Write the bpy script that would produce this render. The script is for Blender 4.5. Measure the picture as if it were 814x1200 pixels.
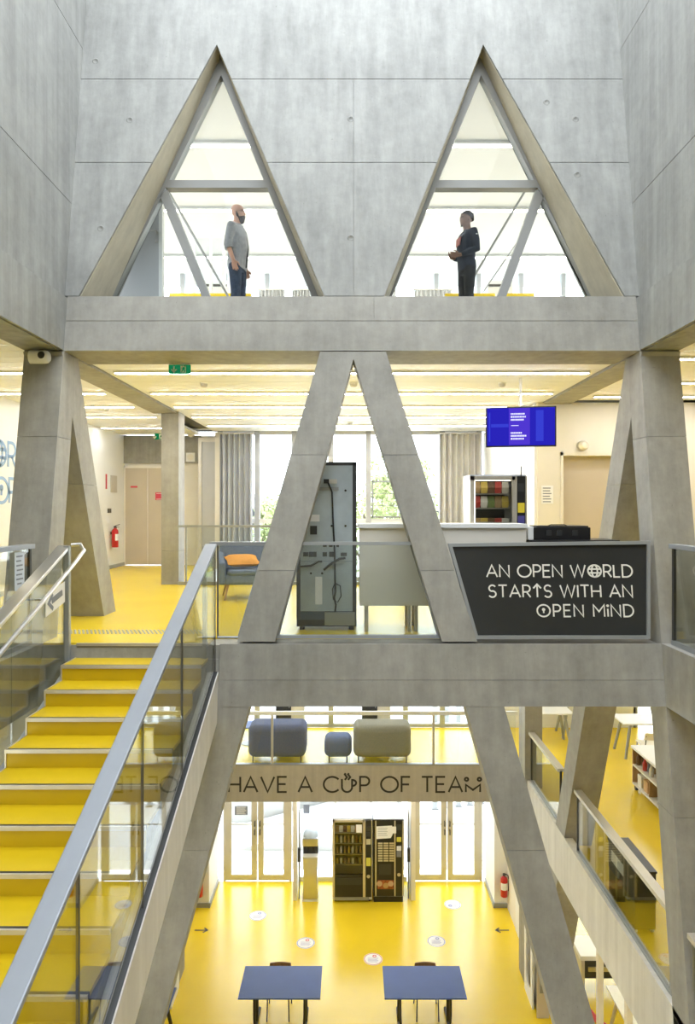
import bpy, bmesh, math, random
from mathutils import Vector, Matrix

for o in list(bpy.data.objects):
    bpy.data.objects.remove(o)
SC = bpy.context.scene
COL = SC.collection
R = random.Random(7)
ORD = ['first', 'second', 'third', 'fourth', 'fifth', 'sixth', 'seventh', 'eighth', 'ninth', 'tenth']
PI = math.pi

# ------------------------------------------------------------------ camera, sky, exposure
F, CX, CY, H = 814.0, 412.0, 595.0, 1.42        # focal length and horizon of an 814x1200 frame; eye 1.42 m over the middle floor
cam = bpy.data.cameras.new('camera')
cam.sensor_fit = 'VERTICAL'
cam.sensor_height = 36.0
cam.lens = F / 1200 * 36.0
cam.shift_x = -(CX - 407) / 1200
cam.shift_y = -(600 - CY) / 1200
cam.clip_end = 400
camo = bpy.data.objects.new('camera', cam)
camo.location = (0, 0, H)
camo.rotation_euler = (PI / 2, 0, 0)
COL.objects.link(camo)
SC.camera = camo

W = bpy.data.worlds.new('sky')
SC.world = W
W.use_nodes = True
_nt = W.node_tree
_bg = _nt.nodes['Background']
_bg.inputs['Color'].default_value = (0.90, 0.95, 1.0, 1)      # even white overcast
_bg.inputs['Strength'].default_value = 4.2
SC.view_settings.view_transform = 'Standard'
SC.view_settings.look = 'None'
SC.view_settings.gamma = 1.0
SC.view_settings.exposure = 0.55
SC.view_settings.use_curve_mapping = False
SC.cycles.use_denoising = True
SC.cycles.max_bounces = 9
SC.cycles.diffuse_bounces = 5
SC.cycles.glossy_bounces = 4
SC.cycles.transparent_max_bounces = 28
SC.cycles.sample_clamp_indirect = 8.0
LAMP_WARM = 34.0       # emission of the ceiling light strips
LAMP_UP = 14.0
LAMP_LOW_ADDED = 21.0  # unseen strips added to light the gallery and ground floor

# ------------------------------------------------------------------ helpers
Y0, SL, T = 7.27, 0.17, 0.37       # the concrete frame leans back: y = Y0 + SL*z; its members are T thick


def at(px, py, Y):
    return Vector(((px - CX) / F * Y, Y, H - (py - CY) / F * Y))


def fr(px, py, off=0.0):
    t = (CY - py) / F
    return at(px, py, (Y0 + off + SL * H) / (1 - SL * t))


def lean(x, z, off=0.0):
    return Vector((x, Y0 + SL * z + off, z))


class MB:
    def __init__(self):
        self.v, self.f = [], []

    def add(self, vs, fs):
        b = len(self.v)
        self.v += [tuple(p) for p in vs]
        self.f += [tuple(b + i for i in q) for q in fs]
        return self

    def box(self, x0, x1, y0, y1, z0, z1):
        return self.add([(x0, y0, z0), (x1, y0, z0), (x1, y1, z0), (x0, y1, z0), (x0, y0, z1), (x1, y0, z1), (x1, y1, z1), (x0, y1, z1)],
                        [(0, 3, 2, 1), (4, 5, 6, 7), (0, 1, 5, 4), (1, 2, 6, 5), (2, 3, 7, 6), (3, 0, 4, 7)])

    def obox(self, c, s, m):
        c = Vector(c)
        vs = [c + m @ Vector((i * s[0] / 2, j * s[1] / 2, k * s[2] / 2)) for k in (-1, 1) for i, j in ((-1, -1), (1, -1), (1, 1), (-1, 1))]
        return self.add(vs, [(0, 3, 2, 1), (4, 5, 6, 7), (0, 1, 5, 4), (1, 2, 6, 5), (2, 3, 7, 6), (3, 0, 4, 7)])

    def loft2(self, a, b):
        n = len(a)
        return self.add(list(a) + list(b), [tuple(range(n))[::-1], tuple(range(n, 2 * n))] + [(i, (i + 1) % n, n + (i + 1) % n, n + i) for i in range(n)])

    def prism(self, pts, vec):
        vec = Vector(vec)
        return self.loft2([Vector(p) for p in pts], [Vector(p) + vec for p in pts])

    def rings(self, rings, cap=True):
        n = len(rings[0])
        vs = [p for r in rings for p in r]
        fs = [(k * n + i, k * n + (i + 1) % n, (k + 1) * n + (i + 1) % n, (k + 1) * n + i) for k in range(len(rings) - 1) for i in range(n)]
        if cap:
            fs += [tuple(range(n))[::-1], tuple(range((len(rings) - 1) * n, len(rings) * n))]
        return self.add(vs, fs)

    def tube(self, pts, r, n=8, ry=None):
        pts = [Vector(p) for p in pts]
        rr = r if isinstance(r, (list, tuple)) else [r] * len(pts)
        up = None
        out = []
        for i, p in enumerate(pts):
            d = (pts[min(i + 1, len(pts) - 1)] - pts[max(i - 1, 0)]).normalized()
            if up is None:
                up = d.orthogonal().normalized() if abs(d.x) > 0.9 else (Vector((1, 0, 0)) - d * d.x).normalized()
            up = (up - d * up.dot(d)).normalized()
            w = d.cross(up)
            q = rr[i] if not ry else rr[i] * ry
            out.append([p + up * math.cos(2 * PI * k / n) * rr[i] + w * math.sin(2 * PI * k / n) * q for k in range(n)])
        return self.rings(out)

    def lathe(self, prof, c=(0, 0, 0), n=20, axis='Z', sy=1.0):
        c = Vector(c)
        rg = []
        for r, h in prof:
            ring = []
            for k in range(n):
                a = 2 * PI * k / n
                x, y = math.cos(a) * r, math.sin(a) * r * sy
                ring.append(c + (Vector((x, y, h)) if axis == 'Z' else Vector((x, h, -y)) if axis == 'Y' else Vector((h, x, y))))
            rg.append(ring)
        return self.rings(rg)

    def ell(self, c, rx, ry, rz, n=12, m=8):
        prof = [(math.sin(PI * (j + .02) / (m + .04)), -math.cos(PI * (j + .02) / (m + .04))) for j in range(m + 1)]
        return self.rings([[Vector((c[0] + r * rx * math.cos(2 * PI * k / n), c[1] + r * ry * math.sin(2 * PI * k / n), c[2] + h * rz)) for k in range(n)] for r, h in prof])

    def build(self, name, mat, parent=None, smooth=None, bevel=0, seg=2, kind=None, label=None, cat=None, group=None, sub=0):
        me = bpy.data.meshes.new(name)
        me.from_pydata(self.v, [], self.f)
        me.update()
        bm = bmesh.new()
        bm.from_mesh(me)
        bmesh.ops.recalc_face_normals(bm, faces=bm.faces)
        bm.to_mesh(me)
        bm.free()
        me.materials.append(mat)
        if smooth:
            me.polygons.foreach_set('use_smooth', [True] * len(me.polygons))
            me.set_sharp_from_angle(angle=math.radians(smooth if smooth > 1 else 40))
        o = bpy.data.objects.new(name, me)
        COL.objects.link(o)
        if bevel:
            b = o.modifiers.new('soft', 'BEVEL')
            b.width = bevel
            b.segments = seg
            b.limit_method = 'ANGLE'
            b.angle_limit = math.radians(35)
        if sub:
            s = o.modifiers.new('sub', 'SUBSURF')
            s.levels = s.render_levels = sub
        if parent:
            o.parent = parent
        tag(o, label, cat, group, kind)
        return o


def tag(o, label=None, cat=None, group=None, kind=None):
    if label: o['label'] = label
    if cat: o['category'] = cat
    if group: o['group'] = group
    if kind: o['kind'] = kind
    return o


def thing(name, label, cat, loc=(0, 0, 0), rz=0.0, group=None, kind=None):
    o = bpy.data.objects.new(name, None)
    COL.objects.link(o)
    o.location = loc
    o.rotation_euler = (0, 0, rz)
    o.empty_display_size = 0.1
    return tag(o, label, cat, group, kind)


KIDS = {}


def copy_tree(o, parent=None, loc=None, rz=None, label=None):
    c = o.copy()
    COL.objects.link(c)
    c.parent = parent
    if loc is not None: c.location = loc
    if rz is not None: c.rotation_euler = (0, 0, rz)
    if label: c['label'] = label
    for ch in list(o.children):
        copy_tree(ch, c)
    return c


def struct(mb, name, mat, label=None, **k):
    return mb.build(name, mat, None, kind='structure', label=label, **k)


def box(*a):
    return MB().box(*a)


def clip(poly, ax, lo, hi):
    for s, lim in ((1, lo), (-1, hi)):
        out = []
        for i in range(len(poly)):
            a, b = poly[i], poly[(i + 1) % len(poly)]
            da, db = s * (a[ax] - lim), s * (b[ax] - lim)
            if da >= 0: out.append(a)
            if (da > 0 > db) or (da < 0 < db):
                t = da / (da - db)
                out.append((a[0] + (b[0] - a[0]) * t, a[1] + (b[1] - a[1]) * t))
        poly = out
        if not poly: return []
    return poly


# ------------------------------------------------------------------ materials (all procedural)
def newmat(name):
    m = bpy.data.materials.new(name)
    m.use_nodes = True
    nt = m.node_tree
    return m, nt, nt.nodes['Principled BSDF'], nt.nodes['Material Output']


def mix_rgb(nt, fac, a, b, mode='MIX'):
    n = nt.nodes.new('ShaderNodeMix')
    n.data_type = 'RGBA'
    n.blend_type = mode
    for i, v in ((0, fac), (6, a), (7, b)):
        if hasattr(v, 'is_linked'): nt.links.new(v, n.inputs[i])
        else: n.inputs[i].default_value = v if i == 0 else (*v, 1)
    return n.outputs[2]


def noise(nt, co, scale, detail=4, rough=0.55, mp=None):
    if mp:
        m = nt.nodes.new('ShaderNodeMapping')
        m.inputs['Scale'].default_value = mp
        nt.links.new(co, m.inputs['Vector'])
        co = m.outputs[0]
    n = nt.nodes.new('ShaderNodeTexNoise')
    n.inputs['Scale'].default_value = scale
    n.inputs['Detail'].default_value = detail
    n.inputs['Roughness'].default_value = rough
    nt.links.new(co, n.inputs['Vector'])
    return n.outputs['Fac']


def ramp(nt, f, stops):
    n = nt.nodes.new('ShaderNodeValToRGB')
    e = n.color_ramp.elements
    while len(e) < len(stops): e.new(0.5)
    for el, (p, c) in zip(e, stops):
        el.position = p
        el.color = (*c, 1) if len(c) == 3 else c
    nt.links.new(f, n.inputs[0])
    return n.outputs[0]


def objco(nt):
    return nt.nodes.new('ShaderNodeTexCoord').outputs['Object']


def pbr(name, col, rough=0.5, metal=0.0, var=0.06, scale=6.0, spec=0.5, bump=0.0, coat=0.0):
    m, nt, p, out = newmat(name)
    co = objco(nt)
    f = noise(nt, co, scale)
    lo = tuple(max(0, c * (1 - var)) for c in col)
    hi = tuple(min(1, c * (1 + var)) for c in col)
    nt.links.new(ramp(nt, f, [(0.3, lo), (0.7, hi)]), p.inputs['Base Color'])
    p.inputs['Roughness'].default_value = rough
    p.inputs['Metallic'].default_value = metal
    p.inputs['Specular IOR Level'].default_value = spec
    p.inputs['Coat Weight'].default_value = coat
    if bump:
        b = nt.nodes.new('ShaderNodeBump')
        b.inputs['Strength'].default_value = bump
        b.inputs['Distance'].default_value = 0.004
        nt.links.new(noise(nt, co, scale * 12, 3), b.inputs['Height'])
        nt.links.new(b.outputs[0], p.inputs['Normal'])
    return m


def concrete(name, dark, mid, light, streak=0.5):
    m, nt, p, out = newmat(name)
    co = objco(nt)
    big = noise(nt, co, 1.1, 8, 0.68)
    fine = noise(nt, co, 9, 5, 0.6)
    strk = noise(nt, co, 1.0, 6, 0.62, (7, 7, 0.28))
    base = ramp(nt, big, [(0.34, dark), (0.5, mid), (0.66, light)])
    c = mix_rgb(nt, streak, base, ramp(nt, strk, [(0.36, tuple(x * 0.58 for x in mid)), (0.5, mid), (0.66, tuple(min(1, x * 1.5) for x in mid))]))
    c = mix_rgb(nt, 0.22, c, ramp(nt, fine, [(0.3, dark), (0.7, light)]))
    pits = noise(nt, co, 38, 2, 0.5)
    c = mix_rgb(nt, ramp(nt, pits, [(0.72, (0, 0, 0)), (0.78, (0.6, 0.6, 0.6))]), c, tuple(x * 0.55 for x in dark))
    oi = nt.nodes.new('ShaderNodeObjectInfo')
    c = mix_rgb(nt, 0.28, c, ramp(nt, oi.outputs['Random'], [(0.0, tuple(x * .82 for x in mid)), (1.0, tuple(x * 1.15 for x in mid))]))
    nt.links.new(c, p.inputs['Base Color'])
    p.inputs['Roughness'].default_value = 0.62
    p.inputs['Specular IOR Level'].default_value = 0.35
    b = nt.nodes.new('ShaderNodeBump')
    b.inputs['Strength'].default_value = 0.25
    b.inputs['Distance'].default_value = 0.01
    nt.links.new(fine, b.inputs['Height'])
    nt.links.new(b.outputs[0], p.inputs['Normal'])
    return m


def glass(name, tint=(0.93, 0.95, 0.94), f0=0.035, gain=1.0):
    m, nt, p, out = newmat(name)
    nt.nodes.remove(p)
    g = nt.nodes.new('ShaderNodeNewGeometry')
    d = nt.nodes.new('ShaderNodeVectorMath')
    d.operation = 'DOT_PRODUCT'
    nt.links.new(g.outputs['Normal'], d.inputs[0])
    nt.links.new(g.outputs['Incoming'], d.inputs[1])

    def mt(op, a, b=None):
        n = nt.nodes.new('ShaderNodeMath')
        n.operation = op
        for i, v in enumerate((a, b)):
            if v is None: continue
            if hasattr(v, 'is_linked'): nt.links.new(v, n.inputs[i])
            else: n.inputs[i].default_value = v
        return n.outputs[0]
    x = mt('SUBTRACT', 1.0, mt('ABSOLUTE', d.outputs['Value']))
    fac = mt('ADD', mt('MULTIPLY', mt('POWER', x, 5.0), gain * (1 - f0)), f0)
    tr = nt.nodes.new('ShaderNodeBsdfTransparent')
    co = objco(nt)
    nt.links.new(ramp(nt, noise(nt, co, 0.7, 2), [(0.3, tuple(c * 0.985 for c in tint)), (0.7, tint)]), tr.inputs['Color'])
    gl = nt.nodes.new('ShaderNodeBsdfGlossy')
    gl.inputs['Roughness'].default_value = 0.0
    mx = nt.nodes.new('ShaderNodeMixShader')
    nt.links.new(fac, mx.inputs[0])
    nt.links.new(tr.outputs[0], mx.inputs[1])
    nt.links.new(gl.outputs[0], mx.inputs[2])
    nt.links.new(mx.outputs[0], out.inputs['Surface'])
    return m


def emit(name, col, s):
    m, nt, p, out = newmat(name)
    nt.nodes.remove(p)
    e = nt.nodes.new('ShaderNodeEmission')
    e.inputs['Strength'].default_value = s
    e.inputs['Color'].default_value = (*col, 1)
    nt.links.new(e.outputs[0], out.inputs['Surface'])
    return m


def stripes(name, a, b, scale, axis='X', rough=0.6):
    m, nt, p, out = newmat(name)
    co = objco(nt)
    w = nt.nodes.new('ShaderNodeTexWave')
    w.bands_direction = axis
    w.inputs['Scale'].default_value = scale
    w.inputs['Distortion'].default_value = 0.4
    nt.links.new(co, w.inputs['Vector'])
    nt.links.new(ramp(nt, w.outputs['Fac'], [(0.2, a), (0.8, b)]), p.inputs['Base Color'])
    p.inputs['Roughness'].default_value = rough
    return m


def wood(name, a, b, rough=0.4):
    m, nt, p, out = newmat(name)
    f = noise(nt, objco(nt), 5, 6, 0.6, (8, 1, 1))
    nt.links.new(ramp(nt, f, [(0.3, a), (0.7, b)]), p.inputs['Base Color'])
    p.inputs['Roughness'].default_value = rough
    return m


M = {}
M['conc'] = concrete('concrete', (0.165, 0.168, 0.160), (0.285, 0.290, 0.278), (0.42, 0.425, 0.405), 0.5)
M['conc2'] = concrete('concrete_frame', (0.19, 0.184, 0.163), (0.315, 0.308, 0.280), (0.45, 0.44, 0.405), 0.35)
M['kerb'] = concrete('pale_concrete', (0.60, 0.58, 0.54), (0.70, 0.68, 0.64), (0.78, 0.76, 0.72), 0.3)
M['fascia'] = concrete('fascia_concrete', (0.42, 0.385, 0.33), (0.50, 0.46, 0.40), (0.58, 0.54, 0.47), 0.3)
M['reveal'] = concrete('lit_tan_concrete', (0.40, 0.365, 0.28), (0.50, 0.46, 0.36), (0.60, 0.56, 0.45), 0.3)  # tan staining, with light from the upper room put into the colour
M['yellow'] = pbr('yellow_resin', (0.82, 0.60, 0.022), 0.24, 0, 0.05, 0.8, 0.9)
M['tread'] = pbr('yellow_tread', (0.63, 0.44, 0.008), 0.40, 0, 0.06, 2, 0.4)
M['riser'] = pbr('riser_grey', (0.22, 0.21, 0.19), 0.5)
M['nose'] = pbr('nosing_metal', (0.62, 0.58, 0.50), 0.35, 0.6)
M['white'] = pbr('white_paint', (0.82, 0.83, 0.83), 0.6, 0, 0.02, 2)
M['cream'] = pbr('cream_paint', (0.80, 0.77, 0.70), 0.6, 0, 0.03, 2)
M['beige'] = pbr('beige_door', (0.56, 0.49, 0.39), 0.5, 0, 0.03, 2)
M['ceil'] = pbr('white_ceiling_panel', (0.85, 0.86, 0.87), 0.5, 0, 0.02, 3, 0.5)
M['ceil2'] = pbr('white_plaster', (0.86, 0.85, 0.82), 0.7, 0, 0.02, 2)
M['gap'] = pbr('dark_joint', (0.10, 0.095, 0.085), 0.9)
M['steel'] = pbr('grey_steel', (0.33, 0.345, 0.35), 0.38, 0.35, 0.05, 3)
M['rail'] = pbr('handrail_steel', (0.30, 0.325, 0.36), 0.48, 0.4, 0.04, 3)
M['inox'] = pbr('brushed_steel', (0.60, 0.60, 0.60), 0.28, 0.9, 0.04, 5)
M['frame'] = pbr('window_frame_grey', (0.28, 0.285, 0.28), 0.45, 0.2, 0.04, 3)
M['alu'] = pbr('pale_aluminium', (0.62, 0.60, 0.55), 0.38, 0.5, 0.03, 3)
M['mull'] = pbr('mullion_grey', (0.50, 0.51, 0.53), 0.45, 0.3, 0.03, 3)
M['black'] = pbr('black_plastic', (0.015, 0.015, 0.016), 0.35, 0, 0.1, 8)
M['dark'] = pbr('dark_grey_metal', (0.045, 0.047, 0.05), 0.38, 0.2, 0.08, 6)
M['sign'] = pbr('dark_sign_panel', (0.035, 0.036, 0.035), 0.16, 0, 0.06, 2, 0.5)
M['letter'] = pbr('pale_lettering', (0.78, 0.77, 0.72), 0.6, 0, 0.02)
M['ink'] = pbr('brown_black_lettering', (0.030, 0.026, 0.022), 0.6, 0, 0.02)
M['blueink'] = pbr('soft_blue_lettering', (0.30, 0.45, 0.70), 0.6, 0, 0.02)
M['paper'] = pbr('white_paper', (0.85, 0.86, 0.88), 0.7, 0, 0.02)
M['blueline'] = pbr('blue_print', (0.16, 0.18, 0.45), 0.6, 0, 0.02)
M['redline'] = pbr('red_print', (0.60, 0.06, 0.10), 0.6, 0, 0.02)
M['greyline'] = pbr('grey_print', (0.22, 0.24, 0.30), 0.7, 0, 0.02)
M['green'] = emit('exit_sign_green', (0.008, 0.16, 0.06), 0.8)
M['red'] = pbr('extinguisher_red', (0.50, 0.012, 0.015), 0.28, 0, 0.05)
M['tblue'] = pbr('blue_laminate', (0.065, 0.12, 0.37), 0.5, 0, 0.04, 4)
M['sofa'] = pbr('blue_grey_fabric', (0.17, 0.22, 0.34), 0.9, 0, 0.10, 40, 0.2, 0.5)
M['pgrey'] = pbr('slate_fabric', (0.145, 0.165, 0.27), 0.95, 0, 0.10, 40, 0.2, 0.5)
M['pblue'] = pbr('dusty_blue_fabric', (0.17, 0.21, 0.35), 0.95, 0, 0.10, 40, 0.2, 0.5)
M['pkhaki'] = pbr('khaki_fabric', (0.31, 0.29, 0.24), 0.95, 0, 0.10, 40, 0.2, 0.5)
M['orange'] = pbr('orange_fabric', (0.72, 0.33, 0.07), 0.9, 0, 0.12, 25, 0.2, 0.4)
M['wood'] = wood('light_wood', (0.42, 0.25, 0.12), (0.58, 0.38, 0.20))
M['walnut'] = wood('brown_plywood', (0.20, 0.105, 0.045), (0.30, 0.165, 0.075))
M['curtain'] = pbr('grey_curtain', (0.52, 0.54, 0.58), 0.9, 0, 0.08, 3, 0.2)
M['curtain2'] = pbr('beige_curtain', (0.64, 0.62, 0.585), 0.9, 0, 0.08, 3, 0.2)
M['curtainw'] = pbr('white_curtain', (0.62, 0.62, 0.62), 0.9, 0, 0.05, 3, 0.2)
M['zinc'] = pbr('blue_grey_sheet_metal', (0.46, 0.53, 0.58), 0.38, 0.25, 0.16, 2.5)
M['cabw'] = pbr('machine_white', (0.72, 0.76, 0.84), 0.35, 0, 0.03, 3)
M['olive'] = pbr('olive_tone', (0.16, 0.125, 0.012), 0.4, 0, 0.06, 3)
M['skin1'] = pbr('skin_fair', (0.56, 0.31, 0.22), 0.55, 0, 0.06, 14)
M['skin2'] = pbr('skin_brown', (0.20, 0.105, 0.07), 0.5, 0, 0.06, 14)
M['shirt'] = pbr('grey_cotton', (0.36, 0.37, 0.40), 0.9, 0, 0.12, 22, 0.2, 0.6)
M['navy'] = pbr('navy_jersey', (0.035, 0.042, 0.06), 0.9, 0, 0.15, 18, 0.2, 0.6)
M['pinkp'] = pbr('faded_pink_print', (0.36, 0.15, 0.14), 0.9, 0, 0.1, 20)
M['jeans'] = pbr('blue_denim', (0.045, 0.062, 0.105), 0.9, 0, 0.25, 10, 0.2, 0.6)
M['djeans'] = pbr('charcoal_denim', (0.03, 0.032, 0.036), 0.9, 0, 0.25, 10, 0.2, 0.6)
M['hair'] = pbr('dark_hair', (0.012, 0.010, 0.009), 0.8, 0, 0.3, 40, 0.3, 0.8)
M['beard'] = pbr('dark_beard', (0.045, 0.036, 0.032), 0.85, 0, 0.3, 40, 0.2, 0.8)
M['eye'] = pbr('eye_dark', (0.02, 0.015, 0.012), 0.2)
M['leaf'] = pbr('tree_leaf', (0.40, 0.45, 0.21), 0.7, 0, 0.35, 2.0)
M['bark'] = pbr('bark', (0.10, 0.075, 0.05), 0.9, 0, 0.2, 8)
M['pave'] = pbr('pale_paving', (0.62, 0.62, 0.62), 0.8, 0, 0.05, 1.5)
M['bldg'] = pbr('grey_render', (0.42, 0.42, 0.44), 0.8, 0, 0.06, 2)
M['glass'] = glass('clear_glass')
M['gstair'] = glass('balustrade_glass', (0.88, 0.90, 0.88), 0.08, 1.0)
M['gwin'] = glass('window_glass', (0.95, 0.97, 0.97), 0.010, 0.5)
M['gdark'] = glass('machine_glass', (0.80, 0.80, 0.76), 0.04)
M['lampw'] = emit('ceiling_strip_light', (1.0, 0.97, 0.93), LAMP_WARM)
M['lampu'] = emit('upper_strip_light', (1.0, 0.91, 0.75), LAMP_UP)
M['lampl_added'] = emit('added_lower_strip', (1.0, 0.93, 0.82), LAMP_LOW_ADDED)
M['lampin'] = emit('machine_inner_lamp', (1.0, 0.93, 0.8), 5.0)
M['screen'] = emit('screen_blue', (0.020, 0.016, 0.42), 0.8)
M['screenb'] = emit('screen_violet', (0.07, 0.035, 0.55), 0.8)
M['screenl'] = emit('screen_light_blue', (0.035, 0.045, 0.56), 0.8)
M['screenw'] = emit('screen_white', (0.75, 0.75, 0.95), 0.9)
M['ledg'] = emit('machine_display', (0.75, 0.60, 0.06), 0.5)

# ------------------------------------------------------------------ a monoline geometric alphabet
def arc(cx, cy, rx, ry, a0, a1, n=14):
    return [(cx + rx * math.cos(math.radians(a0 + (a1 - a0) * i / n)), cy + ry * math.sin(math.radians(a0 + (a1 - a0) * i / n))) for i in range(n + 1)]


def circ(cx, cy, r, n=22):
    return arc(cx, cy, r, r, 90, 450, n)[:-1]


O_ = (circ(.5, .5, .5, 28), True)
GL = {
    'A': (.80, [([(0, 0), (.40, 1), (.80, 0)], 0), ([(.14, .33), (.66, .33)], 0)]),
    'C': (.86, [(arc(.5, .5, .5, .5, 42, 318, 24), 0)]),
    'D': (.74, [([(0, 0), (0, 1), (.25, 1)] + arc(.25, .5, .49, .5, 85, -85, 16) + [(.25, 0)], 1)]),
    'E': (.52, [([(.52, 1), (0, 1), (0, 0), (.52, 0)], 0), ([(0, .52), (.46, .52)], 0)]),
    'F': (.50, [([(.50, 1), (0, 1), (0, 0)], 0), ([(0, .50), (.44, .50)], 0)]),
    'H': (.68, [([(0, 0), (0, 1)], 0), ([(.68, 0), (.68, 1)], 0), ([(0, .5), (.68, .5)], 0)]),
    'I': (.0, [([(0, 0), (0, 1)], 0)]),
    'i': (.0, [([(0, 0), (0, .66)], 0), (circ(0, .92, .05, 10), True)]),
    'L': (.46, [([(0, 1), (0, 0), (.46, 0)], 0)]),
    'M': (.84, [([(0, 0), (0, 1), (.42, .42), (.84, 1), (.84, 0)], 0)]),
    'N': (.70, [([(0, 0), (0, 1), (.70, 0), (.70, 1)], 0)]),
    'O': (1.0, [O_]),
    'P': (.54, [([(0, 0), (0, 1), (.27, 1)] + arc(.27, .72, .27, .28, 85, -85, 12) + [(.27, .44), (0, .44)], 0)]),
    'R': (.56, [([(0, 0), (0, 1), (.27, 1)] + arc(.27, .72, .27, .28, 85, -85, 12) + [(.27, .44), (0, .44)], 0), ([(.27, .44), (.56, 0)], 0)]),
    'S': (.54, [(arc(.28, .745, .25, .255, 30, 270, 14)[:-1] + arc(.27, .26, .27, .26, 85, -150, 14), 0)]),
    'T': (.64, [([(0, 1), (.64, 1)], 0), ([(.32, 1), (.32, 0)], 0)]),
    'V': (.78, [([(0, 1), (.39, 0), (.78, 1)], 0)]),
    'W': (1.12, [([(0, 1), (.28, 0), (.56, 1), (.84, 0), (1.12, 1)], 0)]),
    # the pictograms of the lettering
    'g': (1.0, [O_, (arc(.5, .5, .22, .5, 90, 450, 22)[:-1], True), ([(.04, .66), (.96, .66)], 0), ([(.04, .34), (.96, .34)], 0)]),   # globe
    'k': (1.0, [O_, (circ(.5, .6, .07, 10), True), ([(.5, .55), (.5, .30)], 0)]),                                                    # keyhole
    't': (.64, [([(.32, 0), (.32, 1.08)], 0), ([(.02, .74), (.32, 1.08), (.62, .74)], 0)]),                                          # up arrow
    'u': (.86, [([(0, .86), (0, .40)] + arc(.30, .34, .30, .34, 170, 370, 14) + [(.60, .86)], 0), (arc(.60, .60, .24, .20, 80, -80, 8), 0),
                ([(.17, .80), (.30, .98), (.17, 1.16), (.22, 1.24)], 0), ([(.36, .80), (.49, .98), (.36, 1.16), (.41, 1.24)], 0)]),       # steaming cup
    'm': (.84, [([(0, 0), (0, .48), (.42, .14), (.84, .48), (.84, 0)], 0), (circ(.04, .84, .10, 12), True), (circ(.80, .84, .10, 12), True)]),  # two people
}


def ribbon(mb, pts, closed, w, fn, depth):
    n = len(pts)
    P = [Vector(p).to_2d() if len(p) == 3 else Vector(p) for p in pts]
    L, Rr = [], []
    for i in range(n):
        a = P[i - 1] if (i or closed) else None
        b = P[(i + 1) % n] if (i < n - 1 or closed) else None
        d1 = (P[i] - a).normalized() if a is not None else (b - P[i]).normalized()
        d2 = (b - P[i]).normalized() if b is not None else d1
        n1, n2 = Vector((-d1.y, d1.x)), Vector((-d2.y, d2.x))
        m = (n1 + n2)
        m = m.normalized() if m.length > 1e-4 else n1
        k = w / 2 / max(0.62, m.dot(n1))
        e = Vector((0, 0))
        L.append(P[i] + m * k)
        Rr.append(P[i] - m * k)
    base = len(mb.v)
    for q in range(n):
        for s, z in ((L, 0), (Rr, 0), (Rr, depth), (L, depth)):
            mb.v.append(tuple(fn(s[q].x, s[q].y, z)))
    rng = range(n) if closed else range(n - 1)
    for i in rng:
        a, b = base + 4 * i, base + 4 * ((i + 1) % n)
        for j in range(4):
            mb.f.append((a + j, a + (j + 1) % 4, b + (j + 1) % 4, b + j))
    if not closed:
        mb.f.append(tuple(base + j for j in (3, 2, 1, 0)))
        mb.f.append(tuple(base + 4 * (n - 1) + j for j in range(4)))


def lettering(text, width, cap, org, ux, uz, nrm, mat, parent, stroke=0.13, depth=0.004, align=0):
    """one child mesh per letter; text fills WIDTH from org along ux"""
    org, ux, uz, nrm = Vector(org), Vector(ux), Vector(uz), Vector(nrm)
    ws = [(.30 if c == ' ' else GL[c][0] * 1.12) * cap for c in text]
    gap = (width - sum(ws)) / (len(text) - 1)
    x = 0.0
    for c, w in zip(text, ws):
        if c != ' ':
            mb = MB()
            for pts, cl in GL[c][1]:
                ribbon(mb, [(x + p[0] * cap * 1.12, p[1] * cap) for p in pts], cl, stroke * cap, lambda u, v, d: org + ux * u + uz * v + nrm * d, depth)
            mb.build('letter', mat, parent)
        x += w + gap
# ------------------------------------------------------------------ levels
ZC, ZU, ZUC = 3.20, 4.00, 6.95          # middle-storey ceiling, upper floor, upper ceiling
ZM, ZS, ZG = -3.77, -4.36, -7.40        # gallery floor, its soffit, ground floor
XA, XB = 3.24, 3.68                     # inner and outer face of the side frames
XL, XR = -5.62, 9.0
XK = 3.37                               # inner face of the gallery kerb
YF = 16.40                              # glazed facade
ZSILL = fr(412, 347).z


def leanprism(poly, t=T, off=0.0, back=None):
    a = [lean(x, z, off) for x, z in poly]
    b = [Vector((p.x, back if back is not None else p.y + t, p.z)) for p in a]
    return MB().loft2(a, b)


def xz(px, py):
    p = fr(px, py)
    return (p.x, p.z)


# ------------------------------------------------------------------ leaning concrete frame facing the camera
apL, blL, brL = xz(254, 52), xz(92, 347), xz(380, 347)
apR, blR, brR = xz(566, 52), xz(450, 347), xz(732, 347)
TOP = 9.3
XW = XA + .05
pieces = [[(-XW, ZSILL), (blL[0], ZSILL), apL, (apL[0], TOP), (-XW, TOP)],
          [apL, (brL[0], ZSILL), (blR[0], ZSILL), apR, (apR[0], TOP), (apL[0], TOP)],
          [(brR[0], ZSILL), (XW, ZSILL), (XW, TOP), (apR[0], TOP), apR]]
wf = thing('wall_front', 'leaning bare concrete wall pierced by two triangular windows', None, kind='structure')
mb = MB()
for p in pieces:
    a = [lean(x, z, 0.025) for x, z in p]
    mb.loft2(a, [Vector((v.x, 8.9, v.z)) for v in a])
mb.build('wall_core', M['conc'], wf)
bands = [ZSILL, 5.50, 6.60, 7.75, TOP]
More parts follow.
